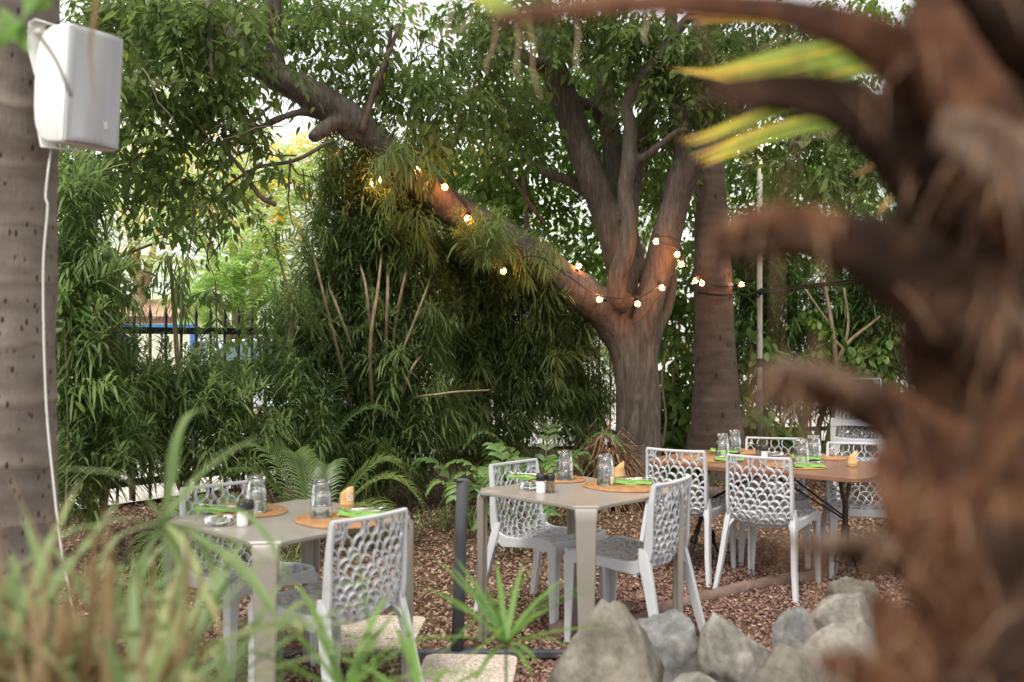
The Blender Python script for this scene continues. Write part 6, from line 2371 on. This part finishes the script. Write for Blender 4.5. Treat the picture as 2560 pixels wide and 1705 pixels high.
sedge(700, 1560, 1.9, "blurred umbrella sedge whorl in front of the nearest chair legs", 11, .34, .015, .02, .15, .3, .35, extra=([[(690, 1560, 1.9, 0), (800, 1480, 1.88, 0), (900, 1455, 1.86, 0), (960, 1425, 1.85, 0)]], .018))
sedge(560, 1720, 1.75, "blurred umbrella sedge whorl at the bottom edge under the left table", 12, .34, .017, .0, .45, .2, .4)
sedge(180, 1660, 1.5, "blurred umbrella sedge whorl in the lower left corner before the trunk", 11, .30, .019, .0, .55, .15, .5)
sedge(60, 1560, 1.6, "blurred umbrella sedge whorl against the foot of the near palm trunk", 9, .26, .017, .0, .5, .2, .4)
sedge(860, 1740, 1.9, "blurred umbrella sedge whorl at the bottom edge below the nearest chair", 14, .36, .017, .0, .5, .25, .25, 'sedge', ([[(940, 1740, 2.1, 0), (925, 1600, 2.1, 0), (905, 1480, 2.1, 0), (890, 1380, 2.1, 0)]], .030), (.3, .8))
sedge(1060, 1790, 2.2, "blurred umbrella sedge whorl at the bottom edge beside the dark post", 14, .40, .016, .0, .6, .3, .2, 'sedge', ([[(960, 1760, 2.3, 0), (1000, 1600, 2.3, 0), (1020, 1500, 2.3, 0), (1050, 1390, 2.3, 0)], [(1040, 1700, 2.4, 0), (1180, 1560, 2.4, 0), (1290, 1470, 2.4, 0), (1340, 1420, 2.4, 0)]], .022), (.4, .85))
sedge(330, 1840, 1.35, "blurred umbrella sedge whorl lowest on the left, cut by the bottom edge", 12, .30, .018, .0, .7, .1, .5)
sedge(1265, 1610, 2.5, "sharper bright green sedge rosette between the post and the peaked boulder", 26, .33, .015, .0, .55, .25, .25, 'sedge', ([[(1270, 1610, 2.5, 0), (1340, 1530, 2.48, 0), (1430, 1480, 2.45, 0), (1490, 1450, 2.4, 0)]], .02), (.15, .7))
sedge(-10, 1690, 1.45, "blurred umbrella sedge whorl cut by the left edge near the bottom", 13, .32, .018, .0, .7, .12, .5)
sedge(270, 1600, 1.7, "blurred umbrella sedge whorl between the tan reeds and the left table leg", 13, .28, .014, .0, .5, .2, .45)
sedge(470, 1640, 1.6, "blurred umbrella sedge whorl in front of the far left chair legs", 12, .28, .015, .0, .55, .2, .4)
# upright dry stalks, lower left
dry = empty("dry_reed_clump", (-.62, 1.45, 0), "blurred clump of tan dried reed stalks in the lower left corner", "dried reeds")
DO = Vector(dry.location)
mb = MB()
for (x0, y0, x1, y1, d, w) in [(150, 1760, 20, 1190, 1.45, .020), (190, 1760, 110, 1270, 1.5, .017), (250, 1760, 170, 1320, 1.5, .016), (60, 1760, -20, 1300, 1.4, .02), (330, 1760, 235, 1390, 1.5, .014), (120, 1780, 260, 1300, 1.45, .014), (200, 1780, 290, 1360, 1.5, .013),
                               (30, 1780, 90, 1420, 1.4, .018), (260, 1780, 230, 1480, 1.4, .018), (380, 1780, 300, 1560, 1.5, .016), (430, 1780, 510, 1560, 1.6, .013), (90, 1780, -10, 1500, 1.35, .022), (300, 1780, 130, 1520, 1.4, .018), (200, 1780, 20, 1560, 1.35, .02)] + [(R.uniform(-60, 420), 1790, 0, 0, R.uniform(1.3, 1.7), R.uniform(.009, .016)) for _ in range(80)]:
    if y1 == 0:
        x1, y1 = x0 + R.gauss(-20, 90), R.triangular(1240, 1640, 1500)
    a, b = W(x0, y0, d) - DO, W(x1, y1, d - .03) - DO
    m = a.lerp(b, .5) + Vector((R.uniform(-.01, .03), 0, 0))
    cp = catmull([tuple(a), tuple(m), tuple(b)], 5)
    mb.strip(cp, [w * (1 - .8 * (i / (len(cp) - 1)) ** 2.2) for i in range(len(cp))], fold=.35, tint=R.random())
mb.build("stalk", M['drystalk'], dry, True, True)
# leaves hanging into the upper left corner
hl = empty("overhanging_twig", W(40, -60, 1.6), "blurred leafy twig hanging into the upper left corner before the trunk", "twig")
HO = Vector(hl.location)
mb = MB()
for px, w, t in [([(110, -60, 1.6), (75, 20, 1.58), (10, 90, 1.56), (-60, 130, 1.55)], .03, .2), ([(0, 20, 1.6), (40, 80, 1.58), (75, 130, 1.56)], .026, .4), ([(60, -60, 1.6), (70, 10, 1.59), (45, 60, 1.58)], .022, .5), ([(140, -50, 1.6), (120, 0, 1.6), (75, 32, 1.6)], .022, .6), ([(-40, 40, 1.6), (20, 60, 1.59), (80, 80, 1.58)], .02, .3)]:
    cp = catmull([tuple(W(*p) - HO) for p in px], 4)
    n = len(cp)
    mb.strip(cp, [w * max(.05, math.sin(PI * (.08 + .9 * i / (n - 1)))) for i in range(n)], side=(.6, 0, .8), fold=.2, tint=t)
mb.build("leaf", M['sedge'], hl, True, True)
mb = MB()
cp = catmull([tuple(W(*p) - HO) for p in [(245, -60, 1.7), (238, 20, 1.7), (224, 110, 1.7), (228, 170, 1.7), (240, 260, 1.7)]], 4)
mb.strip(cp, [.014 * max(.06, 1 - (i / (len(cp) - 1)) ** .6) + .002 for i in range(len(cp))], side=(1, 0, 0), fold=.4, tint=.4)
mb.build("dry_leaf", M['drystalk'], hl, True, True)
mb = MB()
mb.tube(catmull([tuple(W(*p) - HO) for p in [(95, 85, 2.2), (140, 150, 2.2), (165, 210, 2.2), (178, 240, 2.2)]], 4), [.004] * 13, 5)
mb.tube([W(-60, -40, 1.6) - HO, W(60, -50, 1.6) - HO, W(250, -70, 1.7) - HO], .005, 5)
mb.build("stem", M['twig'], hl)
